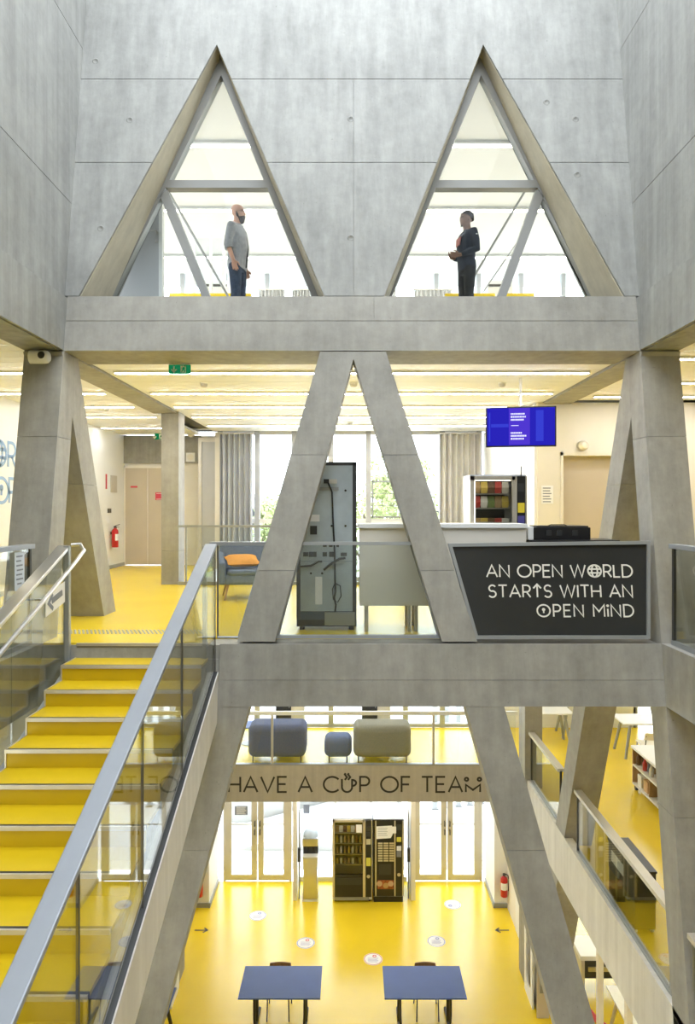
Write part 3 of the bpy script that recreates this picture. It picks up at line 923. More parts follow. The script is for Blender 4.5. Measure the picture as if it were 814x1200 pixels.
def framed(pts, thing_, barw, mat, fill, off, dep=.05):
    P = [fr(x, y, off) - org for x, y in pts]
    c = sum(P, Vector()) / len(P)
    n = len(P)
    ins = []
    for i in range(n):
        a, b, d = P[i - 1], P[i], P[(i + 1) % n]
        e1, e2 = (a - b).normalized(), (d - b).normalized()
        bis = (e1 + e2).normalized()
        ins.append(b + bis * (barw / max(.2, (e1.cross(e2)).length) * (e1 + e2).length / 1.0))
    for i in range(n):
        j = (i + 1) % n
        MB().prism([P[i], P[j], ins[j], ins[i]], (0, dep, 0)).build('frame_bar', mat, thing_)
    MB().prism([p + Vector((0, dep * .4, 0)) for p in ins], (0, .014, 0)).build('glass_panel' if fill is not M['sign'] else 'sign_panel', fill, thing_)
    return P, ins


framed([(322, 748.5), (517, 748.5), (485, 635), (352, 635)], gp, .035, M['steel'], M['gstair'], .06)
org = Vector((2.0, 7.3, 0))
sg = thing('lettered_sign', 'dark grey sign panel with pale three-line lettering on the middle beam', 'sign', org)
P, ins = framed([(557, 749), (762, 749), (762, 634), (525, 637)], sg, .035, M['steel'], M['sign'], .015, .06)
upv = Vector((0, SL, 1))
for txt, x0, x1, yb, yt in (('AN OPEN WgRLD', 570.5, 741.5, 676.3, 662.3), ('STARtS WITH AN', 573, 741.5, 700, 686), ('kPEN MiND', 630, 743, 722.8, 709)):
    o = fr(x0, yb, .015) - org
    e = fr(x1, yb, .015) - org
    lettering(txt, (e - o).length, (fr(x0, yt, .015) - org - o).z, o + Vector((0, .018, 0)), (1, 0, 0), upv, Vector((0, -1, 0)), M['letter'], sg, .125)

# ------------------------------------------------------------------ gallery edge with lettering
org = Vector((0, 13.58, -4.0))
fa = thing('lettered_fascia', 'pale concrete gallery edge lettered about a cup of team', 'sign', org)
box(-XA + .01, XA - .01, 0, .12, ZS - .0 + 4.0 + .03, -3.62 + 4.0).build('concrete_panel', M['fascia'], fa)
o = at(267.9, 928.1, 13.58) - org
e = at(562.3, 928.1, 13.58) - org
lettering('HAVE A CuP OF TEAm', (e - o).length, .296, o, (1, 0, 0), (0, 0, 1), (0, -1, 0), M['ink'], fa, .125)
gb = thing('gallery_balustrade', 'glass balustrade with white handrail above the lettered gallery edge', 'balustrade', (0, 13.62, -3.62))
box(-XA, XA, -.03, .03, .98, 1.05).build('handrail', M['white'], gb)
xs = [-XA, -1.56, .0, 1.60, XA]
for a, b in zip(xs, xs[1:]):
    box(a + .03, b - .03, -.006, .006, .04, .98).build('glass_panel', M['glass'], gb)
for x in (-1.56, 1.60):
    box(x - .022, x + .022, -.02, .02, 0, .98).build('post', M['alu'], gb)
box(-XA, XA, -.04, .04, 0, .025).build('base_channel', M['steel'], gb)
for s in (-1, 1):
    r = thing('gallery_balustrade', 'glass balustrade along the pale slab edge of the gallery, ' + ('by the staircase' if s < 0 else 'by the dark storage unit'), 'balustrade', (s * 3.31, 7.3, -3.62))
    for y0, y1, ns in ((-.10, 2.88, 2), (3.72, 5.5, 1), (-7, -.55, 3)):
        stp = (y1 - y0) / ns
        for i in range(ns):
            box(-.006, .006, y0 + i * stp + .02, y0 + (i + 1) * stp - .02, .03, .86).build('glass_panel', M['gstair'], r)
        for y in (y0, y1):
            box(-.016, .016, y - .03, y + .0, .0, .88).build('post', M['dark'] if y > 2 else M['steel'], r)
        box(-.055, .055, y0 - .03, y1, .86, .91).build('handrail', M['alu'], r)
        box(-.02, .02, y0, y1, 0, .03).build('base_channel', M['steel'], r)

# balustrade at the inner edge of the middle floor
r = thing('inner_balustrade', 'glass balustrade with dark rail at the far edge of the middle floor', 'balustrade', (0, 12.8, 0))
xs = [-3.05, -2.2, -1.1, .0, 1.1, 2.2, 2.95]
for a, b in zip(xs, xs[1:]):
    box(a + .012, b - .012, -.006, .006, .06, 1.06).build('glass_panel', M['glass'], r)
    box(a - .012, a + .012, -.015, .015, 0, 1.06).build('post', M['steel'], r)
box(-3.2, 2.95, -.03, .03, 1.06, 1.10).build('handrail', M['steel'], r)
box(-3.2, 2.95, -.03, .03, .0, .06).build('base_channel', M['steel'], r)

# ------------------------------------------------------------------ small things of the middle storey
def px_box(x0, x1, y0, y1, Y, d):
    a, b = at(x0, y1, Y), at(x1, y0, Y)
    return (a.x, b.x, Y, Y + d, a.z, b.z)


def exit_sign(x0, x1, y0, y1, Y, label):
    a, b, ya, yb, z0, z1 = px_box(x0, x1, y0, y1, Y, .03)
    w, h = b - a, z1 - z0
    r = thing('exit_sign', label, 'sign', ((a + b) / 2, Y, z0))
    box(-w / 2, w / 2, 0, .025, 0, h).build('panel', M['green'], r)
    box(-w / 2, w / 2, -.004, .03, h, h + .035).build('housing', M['white'], r)
    mm = MB()
    f = lambda u, v, d: Vector((u * h, -.002 - d, v * h))
    ribbon(mm, [(-.62, .85), (-.62, .2)], 0, .14, f, .001)
    ribbon(mm, [(-.9, .5), (-.62, .18), (-.34, .5)], 0, .14, f, .001)
    mm.build('arrow', M['letter'], r)
    mm = MB()
    mm.box(.12 * h, .72 * h, -.003, -.001, .1 * h, .9 * h).build('doorway_symbol', M['letter'], r)
    mm = MB()
    for p in ([(.55, .75), (.45, .5), (.6, .35), (.5, .14)], [(.45, .5), (.3, .3), (.2, .14)], [(.62, .55), (.45, .68), (.3, .5)]):
        ribbon(mm, p, 0, .11, lambda u, v, d: Vector((u * h, -.0035 - d, v * h)), .001)
    mm.lathe([(0, -.001), (.07 * h, -.001), (.07 * h, 0)], (.6 * h, -.0035, .84 * h), 10, 'Y')
    mm.build('running_figure', M['green'], r)
    return r


exit_sign(197.5, 223, 427.5, 438, 8.5, 'green exit sign with down arrow and running figure under the plank ceiling')
exit_sign(181, 190, 508, 515, 16.6, 'tiny green exit sign above the beige double doors')
for px, py, Y, lab in ((239, 449, 9.92, 'small ceiling detector near the green exit sign'), (588, 449, 9.92, 'small ceiling detector above the blue screen'),
                       (414, 449, 9.92, 'small ceiling detector seen in the tip of the central A'), (410, 495, 14.45, 'small ceiling detector close to the glazed facade'),
                       (124, 479, 12.4, 'small ceiling detector over the landing by the white wall')):
    p = at(px, py, Y)
    r = thing('smoke_detector', lab, 'detector', (p.x, Y, ZC))
    MB().lathe([(0, -.012), (.065, -.012), (.065, .0), (0, 0)], (0, 0, 0), 18).build('base', M['white'], r, smooth=1)
    MB().lathe([(0, -.06), (.03, -.058), (.048, -.045), (.052, -.012), (0, -.012)], (0, 0, 0), 18).build('sensor_head', M['alu'], r, smooth=1)
# dome / bullet camera on the pillar
p = at(47, 418.5, 7.70)
r = thing('security_camera', 'white rounded security camera at the top of the corner pillar', 'camera', p)
MB().rings([[Vector((x, math.cos(a) * .062 * s, math.sin(a) * .075 * s)) for a in [2 * PI * k / 16 for k in range(16)]] for x, s in ((-.115, .86), (-.11, 1), (.05, 1), (.085, .9), (.105, .66), (.115, .2))]).build('housing', M['white'], r, smooth=1)
MB().ell((.035, -.05, .012), .042, .03, .042).build('lens', M['black'], r, smooth=1)
box(-.11, .06, .03, .075, -.03, .05).build('bracket', M['white'], r)


def extinguisher(name_label, loc, rz=0, h=.56):
    r = thing('fire_extinguisher', name_label, 'extinguisher', loc, rz)
    MB().lathe([(0, 0), (.07, 0), (.076, .012), (.076, .36), (.068, .40), (.04, .43), (.026, .44), (.026, .455), (0, .455)], n=18).build('cylinder', M['red'], r, smooth=1)
    MB().lathe([(0, .455), (.03, .455), (.03, .49), (.018, .50), (0, .50)], n=12).build('valve', M['dark'], r, smooth=1)
    MB().tube([(0, 0, .495), (.02, -.04, .51), (.03, -.10, .53)], .009, 6).tube([(0, 0, .48), (.0, -.05, .475), (.0, -.095, .47)], .008, 6).build('lever', M['black'], r, smooth=1)
    MB().tube([(.02, 0, .475), (.085, 0, .46), (.105, 0, .36), (.10, 0, .2), (.098, -.01, .12)], .011, 8).build('hose', M['black'], r, smooth=1)
    MB().rings([[Vector((math.cos(a) * .0775, math.sin(a) * .0775, z)) for a in [math.radians(200 + 14 * k) for k in range(11)]] + [Vector((math.cos(a) * .0755, math.sin(a) * .0755, z)) for a in [math.radians(340 - 14 * k) for k in range(11)]] for z in (.16, .31)]).build('label_sheet', M['paper'], r)
    box(-.02, .02, .07, .10, .30, .36).build('wall_bracket', M['dark'], r)
    return r


extinguisher('red fire extinguisher on the white wall beside the beige double doors', (XL + .12, 16.15, .50), PI / 2)


def sheet(label, x0, x1, y0, y1, Y, lines, mat='paper', ink='greyline', name='notice_sheet'):
    a, b, ya, yb, z0, z1 = px_box(x0, x1, y0, y1, Y, .004)
    r = thing(name, label, 'notice', ((a + b) / 2, Y, z0))
    w, h = b - a, z1 - z0
    box(-w / 2, w / 2, -.004, 0, 0, h).build('sheet', M[mat], r)
    mm = MB()
    for i in range(lines):
        v = h * (.86 - .74 * i / max(1, lines - 1))
        e = w * (.2 + .22 * R.random())
        mm.box(-w * .38, e, -.0052, -.0042, v - h * .028, v + h * .028)
    if lines: mm.build('print_line', M[ink], r, kind='stuff')
    return r


sheet('grey notice with two dark headings on the cream wall beside the beige door', 634, 648, 569, 590.5, 11.74, 6)
sheet('small dark and red notice on the beige double doors', 182, 192, 577, 586, 17.15, 2, 'redline', 'paper')
sheet('thin red label high on the beige double doors', 153, 161, 569.5, 571.5, 17.15, 0, 'redline')
# on the white wall (faces +X)
for lab, y, z, w, h, m in (('grey notice pinned to the white wall above the extinguisher', 16.4, 1.78, .42, .40, 'alu'), ('thin red strip sign beside the grey notice on the white wall', 15.9, 1.85, .07, .34, 'redline'),
                           ('small dark double switch plate on the white wall above the extinguisher', 16.1, 1.30, .22, .10, 'dark')):
    r = thing('wall_plate', lab, 'notice', (XL, y, z))
    box(0, .012, -w / 2, w / 2, 0, h).build('plate', M[m], r)
    box(.012, .014, -w / 2 + .02, w / 2 - .02, .02, h - .02).build('face', M[m], r)
r = thing('wall_clock', 'small square white wall box on the cream wall beside the straight column', 'clock', at(223, 541, 17.11))
box(-.11, .11, 0, .05, 0, .22).build('case', M['white'], r)
MB().lathe([(0, -.004), (.08, -.004), (.08, 0), (0, 0)], (0, 0, .11), 18, 'Y').build('face', M['cream'], r)
for nm, lab, p, Y in (('emergency_lamp', 'round white emergency lamp above the small square wall box', (223, 508), 17.05), ('emergency_lamp', 'round wall lamp above the beige single door', (684, 522), 11.66)):
    r = thing(nm, lab, 'lamp', at(*p, Y))
    MB().lathe([(0, -.07), (.05, -.06), (.075, -.02), (.08, .05), (0, .05)], n=16, axis='Y').build('shade', M['cream'], r, smooth=1)
    MB().lathe([(0, .05), (.095, .05), (.095, .085), (0, .085)], n=16, axis='Y').build('base', M['alu'], r, smooth=1)

# lettering on the white wall
wl = thing('wall_lettering', 'soft blue two-line lettering on the white side wall', 'lettering', (XL, 10.3, 1.4))
for txt, y0, y1, z in (('WgRLD', 10.28, 12.28, 2.09), ('kPEN', 10.92, 12.24, 1.50)):
    lettering(txt, y1 - y0, .40, (0.002, y0 - 10.3, z - 1.4), (0, 1, 0), (0, 0, 1), (1, 0, 0), M['blueink'], wl, .13)

# tactile studs in front of the top step
r = thing('tactile_strip', 'band of small warning studs in the yellow floor at the top of the stairs', 'studs', (-2.1, 7.95, 0))
mm = MB()
for i in range(36):
    for j in range(5):
        mm.lathe([(.015, 0), (.012, .004), (.0, .005)], (-1.2 + i * .046 + (j % 2) * .023, -.11 + j * .055, 0), 6)
mm.build('stud', M['steel'], r, kind='stuff')


# curtains: one wavy sheet each
def curtain(label, x0, x1, Y, z0, z1, mat, pleats, amp=.06):
    r = thing('curtain', label, 'curtain', ((x0 + x1) / 2, Y, z0))
    n = pleats * 8
    w = x1 - x0
    prof = [(-w / 2 + w * i / n, math.sin(i / 8 * 2 * PI) * amp * (1 + .3 * math.sin(i * .7))) for i in range(n + 1)]
    pts = prof + [(x, y + .006) for x, y in reversed(prof)]
    a = [Vector((x, y, 0)) for x, y in pts]
    b = [Vector((x, y * .8, z1 - z0)) for x, y in pts]
    MB().loft2(a, b).build('cloth', mat, r, smooth=60)
    box(-w / 2 - .03, w / 2 + .03, -.02, .03, z1 - z0, z1 - z0 + .03).build('track', M['alu'], r)


curtain('pleated grey curtain at the facade next to the tall grey service door', -3.08, -2.32, 16.22, -.30, 3.14, M['curtain'], 6, .09)
curtain('pleated beige curtain at the facade behind the snack machine', 2.06, 3.02, 16.22, -.30, 3.14, M['curtain2'], 7, .09)
for lab, x0, x1, n in (('pale curtain behind the bald man, nearer to him', -2.15, -1.55, 7), ('pale curtain behind the bald man, beside the frame', -1.38, -.95, 6), ('pale curtain behind the man in navy', 1.45, 2.32, 9)):
    curtain(lab, x0, x1, 16.1, ZU + .002, 6.46, M['curtainw'], n, .05)

# television
Yt = 9.5
r = thing('television', 'wide screen showing blue and violet panels with white text, hung from the ceiling', 'television', at(610, 500, Yt), -.16)
w, h = .94, .55
box(-w / 2, w / 2, 0, .05, -h / 2, h / 2).build('housing', M['black'], r, bevel=.006)
box(-w / 2 + .018, w / 2 - .018, -.003, .001, -h / 2 + .018, h / 2 - .018).build('screen', M['screen'], r)
box(-.16, .12, -.005, -.002, -h / 2 + .03, h / 2 - .02).build('screen_panel', M['screenb'], r, label='violet text panel on the screen')
mm = MB().box(-.40, -.165, -.0055, -.004, -.005, .04)
mm.build('light_patch', M['screenl'], r)
box(.20, .30, -.0055, -.004, -.20, .22).build('light_patch', M['screenl'], r)
box(-.43, -.41, -.0055, -.004, -.2, .2).build('light_patch', M['screenl'], r)
mm = MB()
for i, (z, e) in enumerate(((.175, .05), (.135, .07), (.095, .04), (-.085, .0), (-.125, .06), (-.165, .045))):
    x = -.135
    while x < e:
        q = .012 + .01 * R.random()
        mm.box(x, x + q, -.0065, -.005, z - .011, z + .011)
        x += q + .006
mm.box(-.13, -.03, -.0065, -.005, .012, .02)
mm.build('screen_text', M['screenw'], r, kind='stuff')
MB().tube([(0, .06, 0), (0, .06, ZC - 2.53)], .02, 8).build('hanging_pole', M['white'], r, smooth=1)
box(-.12, .12, .03, .07, -.1, .1).build('mount', M['dark'], r)


# vending machines
def item_kinds():
    out = []
    for nm, prof in (('bottle', [(0, 0), (.028, 0), (.030, .01), (.030, .11), (.012, .15), (.012, .17), (0, .17)]), ('can', [(0, 0), (.028, 0), (.030, .008), (.030, .11), (.026, .12), (0, .12)])):
        out.append((nm, prof))
    return out


def snack_goods(root_loc, xs, zs, y, label, group, names, cols):
    src = {}
    for zi, z in enumerate(zs):
        for xi, x in enumerate(xs):
            k = (zi * 3 + xi) % len(cols)
            nm = names[zi % len(names)]
            loc = Vector(root_loc) + Vector((x, y, z + .001))
            if (nm, k) in src:
                o = src[(nm, k)].copy()
                COL.objects.link(o)
            else:
                m = MB()
                if nm == 'bottle': m.lathe([(0, 0), (.026, 0), (.029, .01), (.029, .10), (.011, .145), (.011, .165), (0, .165)], n=10)
                elif nm == 'can': m.lathe([(0, 0), (.027, 0), (.030, .008), (.030, .11), (.026, .12), (0, .12)], n=10)
                elif nm == 'snack_bag': m.loft2([Vector((-.038, -.005, 0)), Vector((.038, -.005, 0)), Vector((.038, .005, 0)), Vector((-.038, .005, 0))], [Vector((-.042, -.03, .07)), Vector((.042, -.03, .07)), Vector((.042, .03, .07)), Vector((-.042, .03, .07))]).add(
                    [(-.042, -.03, .07), (.042, -.03, .07), (.042, .03, .07), (-.042, .03, .07), (-.038, -.004, .145), (.038, -.004, .145), (.038, .004, .145), (-.038, .004, .145)], [(0, 1, 5, 4), (1, 2, 6, 5), (2, 3, 7, 6), (3, 0, 4, 7), (4, 5, 6, 7)])
                else: m.box(-.045, .045, -.02, .02, 0, .05)
                o = src[(nm, k)] = m.build(nm, cols[k], None, smooth=1)
            o.location = loc
            tag(o, '%s %s on %s shelf from top of the %s' % (ORD[xi], {'bottle': 'drink bottle', 'can': 'drink can', 'snack_bag': 'packaged snack', 'snack_bar': 'snack bar'}[nm], ORD[len(zs) - 1 - zi], label), {'bottle': 'bottle', 'can': 'can', 'snack_bag': 'snack', 'snack_bar': 'snack'}[nm], group)


GOODS = [pbr('goods_red', (.50, .05, .04), .4), pbr('goods_white', (.75, .73, .68), .4), pbr('goods_tan', (.45, .30, .14), .4), pbr('goods_green', (.20, .28, .08), .4), pbr('goods_yellow', (.70, .52, .10), .4), pbr('goods_brown', (.16, .08, .04), .4)]


def machine_shell(name, label, x0, x1, y0, y1, z0, z1, ctrl, side, front):
    """glass-fronted machine: open box, dark front; the control column takes the last CTRL metres of the width"""
    r = thing(name, label, 'vending machine', ((x0 + x1) / 2, y0, z0))
    w, d, h = x1 - x0, y1 - y0, z1 - z0
    m = MB().box(-w / 2, -w / 2 + .03, .045, d, .04, h).box(w / 2 - .03, w / 2, .045, d, .04, h).box(-w / 2 + .03, w / 2 - .03, .045, d, h - .03, h).box(-w / 2 + .03, w / 2 - .03, d - .03, d, .10, h - .03).box(-w / 2 + .03, w / 2 - .03, .045, d, .04, .10)
    m.build('cabinet', side, r)
    for x in (-w / 2 + .06, w / 2 - .06):
        for y in (.08, d - .08):
            MB().lathe([(0, 0), (.025, 0), (.02, .04), (0, .04)], (x, y, 0), 10).build('foot', M['black'], r)
    a, b = -w / 2, w / 2 - ctrl
    m = MB().box(a, a + .05, 0, .04, .12, h - .02).box(b - .04, b, 0, .04, .12, h - .02).box(a, b, 0, .04, h - .07, h - .02)
    m.build('door_frame', front, r)
    box(b, w / 2, 0, .043, .12, h - .02).build('control_column', M['black'], r)
    MB().box(b - .002, b + .018, -.006, .0, .12, h - .02).box(w / 2 - .018, w / 2, -.006, .0, .12, h - .02).build('column_trim', M['nose'], r)
    return r, a, b, w, d, h


x0, x1 = at(551, 0, 8.56).x, at(617, 0, 8.56).x
r, a, b, w, d, h = machine_shell('vending_machine', 'snack vending machine with glass front behind the counter on the middle floor', x0, x1, 8.56, 9.12, 0, 1.83, .14, M['cabw'], M['nose'])
for z in (.70, .88, 1.06, 1.24, 1.42, 1.60):
    box(a + .05, b - .04, .10, .44, z - .018, z).build('shelf', M['inox'], r)
box(a + .05, b - .04, .012, .02, .55, h - .07).build('door_glass', M['gdark'], r)
box(a + .03, b - .04, .0, .04, .12, .55).build('lower_panel', M['black'], r)
box(a + .03, b - .04, .44, .45, .55, h - .05).build('back_panel', M['dark'], r)
box(a + .06, b - .05, .03, .05, h - .075, h - .06).build('inner_lamp', M['lampin'], r)
box(a + .055, a + .065, .03, .045, .62, h - .08).build('inner_lamp', M['lampin'], r)
c = (b + w / 2) / 2
box(c - .035, c + .035, -.012, 0, 1.62, 1.72).build('display', M['dark'], r)
box(c - .04, c + .04, -.014, 0, 1.36, 1.48).build('keypad', M['ledg'], r, label='yellow lit keypad')
box(c - .04, c + .04, -.012, 0, 1.22, 1.32).build('card_reader', pbr('violet_plate', (.09, .08, .30), .4), r)
box(c - .04, c + .04, -.010, 0, 1.18, 1.20).build('coin_slot', M['ledg'], r)
MB().tube([(c, -.002, h - .02), (c, -.002, h + .10)], .006, 6).build('antenna', M['dark'], r)
snack_goods(((x0 + x1) / 2, 8.56, 0), [a + .11 + i * (b - a - .2) / 4 for i in range(5)], [1.06, 1.24, 1.42, 1.60], .17,
            'middle-floor machine, counted from the curtain',
            'goods in the snack machine', ['can', 'snack_bar', 'snack_bag', 'snack_bag'], [GOODS[i] for i in (0, 1, 3, 2, 4, 5)])

# back of a machine behind the glass of the A
x0, x1, Yb = -.64, .055, 8.05
r = thing('upright_cooler', 'tall blue-grey metal cabinet seen from its back with a hanging power cable', 'cabinet', ((x0 + x1) / 2, Yb, 0))
w, h = x1 - x0, 1.95
MB().box(-w / 2, w / 2, .012, .62, .12, h).build('body', pbr('dark_blue_cabinet', (.05, .075, .11), .35), r)
MB().box(w / 2 - .045, w / 2, 0, .012, .12, h).box(-w / 2, -w / 2 + .045, 0, .012, .12, h).box(-w / 2, w / 2, 0, .012, h - .04, h).build('edge_frame', M['dark'], r)
box(-w / 2 + .045, w / 2 - .045, .002, .012, .80, h - .04).build('back_panel', M['zinc'], r)
box(-w / 2 + .045, w / 2 - .045, .002, .012, .22, .795).build('back_panel', M['zinc'], r)
box(-.02, w / 2 - .02, -.03, .012, .06, .21).build('compressor_cover', M['steel'], r)
box(-w / 2, w / 2, .02, .6, .04, .12).build('plinth', M['black'], r)
for x in (-w / 2 + .06, w / 2 - .06):
    MB().lathe([(0, 0), (.03, 0), (.03, .04), (0, .04)], (x, .06, 0), 10).build('foot', M['black'], r)
box(-.02, .12, -.02, .002, 1.70, 1.75).build('socket_plate', M['alu'], r)
box(-.03, .03, -.05, -.02, 1.70, 1.75).build('plug', M['black'], r)
box(-.26, .14, -.012, .002, 1.62, 1.66).build('hinge_rail', M['steel'], r)
MB().tube([(.02, -.05, 1.71), (.065, -.045, 1.6), (.075, -.03, 1.3), (.095, -.03, .9), (.10, -.03, .6), (.105, -.035, .45), (.09, -.035, .38), (.11, -.04, .30), (.10, -.03, .22)], .010, 6).build('power_cable', M['black'], r, smooth=1)
MB().tube([(.10, -.03, .55), (.16, -.035, .52), (.17, -.035, .40), (.13, -.035, .33), (.08, -.035, .36), (.07, -.035, .48), (.10, -.03, .55)], .006, 6).build('cable_loop', M['black'], r, smooth=1)
MB().tube([(-.30, -.02, .74), (-.18, -.03, .75), (-.09, -.03, .80), (-.05, -.03, .80)], .012, 6).build('hose', M['black'], r, smooth=1)
MB().tube([(-.03, -.02, .70), (.05, -.03, .77), (.15, -.04, .83), (.22, -.04, .84)], .014, 6).build('hose', M['black'], r, smooth=1)
mm = MB()
for x, z, sx, sz in ((-.15, 1.16, .08, .10), (-.02, .99, .045, .05), (.05, .99, .045, .05), (.13, .99, .03, .05), (-.24, .88, .06, .05), (-.16, .88, .09, .06), (-.02, .88, .05, .05), (.06, .88, .06, .06), (.2, .88, .07, .04)):
    mm = MB().box(x - sx / 2, x + sx / 2, -.004, .002, z - sz / 2, z + sz / 2)
    mm.build('vent_grille', M['dark'], r)
for x, z in ((.06, 1.21), (.22, 1.21), (.22, 1.62), (-.05, .66), (-.18, .66)):
    MB().lathe([(0, -.012), (.012, -.010), (.014, .002), (0, .002)], (x, 0, z), 8, 'Y').build('screw', M['black'], r)
box(-.22, -.08, -.001, .003, 1.26, 1.34).build('rating_label', M['paper'], r)
box(-.13, -.05, -.001, .003, .30, .62).build('instruction_label', M['paper'], r)

# counters
r = thing('counter', 'beige counter on legs between the metal cabinet and the snack machine', 'counter', (1.04, 7.93, 0))
box(-.95, .95, 0, .03, .30, 1.19).build('front_panel', M['cream'], r)
box(-.97, .96, -.03, .55, 1.19, 1.235).build('worktop', M['white'], r)
box(-.95, -.92, .03, .52, .30, 1.19).build('side_panel', M['cream'], r)
box(.92, .95, .03, .52, .30, 1.19).build('side_panel', M['cream'], r)
box(-.95, .95, .49, .52, .30, 1.19).build('rear_panel', M['cream'], r)
for x in (-.87, -.38, -.30, .85):
    for y in (.06, .45):
        box(x - .02, x + .02, y - .02, y + .02, 0, .30).build('leg', M['alu'], r)
r = thing('counter', 'lower dark counter carrying the black case behind the lettered sign', 'counter', (2.54, 7.93, 0))
box(-.5, .5, 0, .5, .05, 1.02).build('body', M['steel'], r)
box(-.51, .51, -.02, .52, 1.02, 1.05).build('worktop', M['dark'], r)
box(-.46, .46, .04, .46, 0, .05).build('plinth', M['black'], r)
x0, x1 = at(618, 0, 7.98).x, at(692, 0, 7.98).x
r = thing('equipment_case', 'flat black case with a pale end on the counter behind the lettered sign', 'case', ((x0 + x1) / 2, 7.98, 1.05))
w = x1 - x0
box(-w / 2 + .07, w / 2, 0, .32, 0, .145).build('body', M['black'], r, bevel=.01)
box(-w / 2, -w / 2 + .07, 0, .32, 0, .155).build('end_cover', M['white'], r, bevel=.008)
box(-w / 2 + .10, w / 2 - .03, -.004, .30, .145, .162).build('lid', M['dark'], r)
for x in (-.12, .0, .18):
    box(x - .03, x + .03, -.012, 0, .05, .11).build('latch', M['dark'], r)
MB().tube([(-.1, .1, .16), (-.07, .1, .172), (.09, .1, .172), (.12, .1, .16)], .006, 6).build('handle', M['black'], r, smooth=1)

# armchair with cushion
r = thing('armchair', 'blue-grey upholstered armchair on wooden legs behind the glass by the stairs', 'armchair', (-1.68, 11.0, 0), .22)
MB().box(-.34, .34, -.36, .30, .24, .40).build('seat_base', M['sofa'], r, bevel=.04, seg=3)
MB().box(-.30, .30, -.38, .22, .38, .47).build('seat_cushion', M['sofa'], r, bevel=.04, seg=3)
MB().prism([(-.40, .20, .24), (-.40, .36, .24), (-.40, .44, .84), (-.40, .32, .84)], (.80, 0, 0)).build('backrest', M['sofa'], r, bevel=.05, seg=3)
for s in (-1, 1):
    MB().prism([(s * .32, -.36, .24), (s * .32, .34, .24), (s * .32, .38, .74), (s * .32, .10, .62), (s * .32, -.34, .58)], (s * .10, 0, 0)).build('armrest', M['sofa'], r, bevel=.035, seg=3)
    for y in (-.28, .26):
        MB().tube([(s * .28, y, .26), (s * .34, y * 1.15, 0)], [.022, .012], 8).build('leg', M['wood'], r, smooth=1)
cu = thing('cushion', 'orange cushion lying on the blue-grey armchair', 'cushion', (-1.72, 10.92, .475), .35)
n = 9
vs = []
for z in (1, -1):
    for i in range(n):
        for j in range(n):
            u, v = -1 + 2 * i / (n - 1), -1 + 2 * j / (n - 1)
            k = max(0, (1 - u ** 4) * (1 - v ** 4)) ** .5
            vs.append((u * .26 * (1 - .07 * (1 - abs(v))), v * .20 * (1 - .07 * (1 - abs(u))), .07 + z * .06 * k + .10 * (v * .5 + .5)))
fs = []
for q in (0, n * n):
    for i in range(n - 1):
        for j in range(n - 1):
            fs.append((q + i * n + j, q + (i + 1) * n + j, q + (i + 1) * n + j + 1, q + i * n + j + 1))
MB().add(vs, fs).build('cover', M['orange'], cu, smooth=80)

# ------------------------------------------------------------------ upper storey furniture
d = thing('door_4', 'grey door leaf standing behind the lower corner of the bald man\'s window', None, kind='structure')
Yd = 9.2
a, b = at(128, 0, Yd).x, at(186, 0, Yd).x
box(a, b, Yd, Yd + .045, ZU + .01, 6.2).build('door_leaf', M['mull'], d)
MB().box(b + .005, b + .05, Yd - .02, Yd + .08, ZU, 6.25).box(a, b + .05, Yd - .02, Yd + .08, 6.2, 6.25).build('door_frame', M['white'], d)
hx = at(180, 0, Yd).x
MB().tube([(hx + .04, Yd - .005, 5.07), (hx + .04, Yd - .05, 5.07), (hx - .08, Yd - .05, 5.075)], .011, 8).lathe([(0, 0), (.026, 0), (.026, -.012), (0, -.012)], (hx + .04, Yd, 5.07), 12, 'Y').lathe([(0, 0), (.026, 0), (.026, -.012), (0, -.012)], (hx + .04, Yd, 4.95), 12, 'Y').build('door_handle', M['inox'], d, smooth=1)
for lab, x0, x1, Y in (('low yellow bench back behind the bald man', -2.95, -1.62, 11.2), ('low yellow bench back behind the man in navy', 1.5, 2.32, 11.2), ('low yellow bench back beyond the slanting mullion of the navy man\'s window', 2.42, 2.95, 11.2)):
    r = thing('bench', lab, 'bench', ((x0 + x1) / 2, Y, ZU))
    w = x1 - x0
    box(-w / 2, w / 2, 0, .10, .40, .885).build('backrest', M['yellow'], r, bevel=.02)
    box(-w / 2, w / 2, -.45, .02, .34, .44).build('seat', M['yellow'], r, bevel=.02)
    for x in (-w / 2 + .06, w / 2 - .06):
        for y in (-.40, .05):
            box(x - .02, x + .02, y - .02, y + .02, 0, .36).build('leg', M['steel'], r)
r = thing('partition', 'slim glazed partition with white posts beside the grey upper door', 'partition', (-2.35, 11.6, ZU))
for x in (-.28, .0, .22):
    box(x - .025, x + .025, -.03, .03, 0, 1.95).build('post', M['white'], r)
for x0, x1 in ((-.255, -.025), (.025, .195)):
    box(x0, x1, -.006, .006, .05, 1.92).build('pane', M['gwin'], r)
for i, (lab, px) in enumerate((('white cupboard low behind the slanting rod of the bald man\'s window', 254), ('white cupboard low behind the slanting mullion, navy man\'s window', 586))):
    p = at(px, 330, 14.0)
    r = thing('cupboard', lab, 'cupboard', (p.x, 14.0, ZU))
    box(-.25, .25, 0, .4, .06, 2.0).build('body', M['white'], r)
    box(-.24, .24, -.02, 0, .08, 1.86).build('door', M['cream'], r)
    box(.16, .2, -.04, -.02, .9, 1.1).build('handle', M['dark'], r)
    box(-.24, .24, .02, .38, 0, .06).build('plinth', M['dark'], r)
    box(-.24, .2, -.022, -.001, 1.88, 1.92).build('shadow_gap', M['gap'], r)

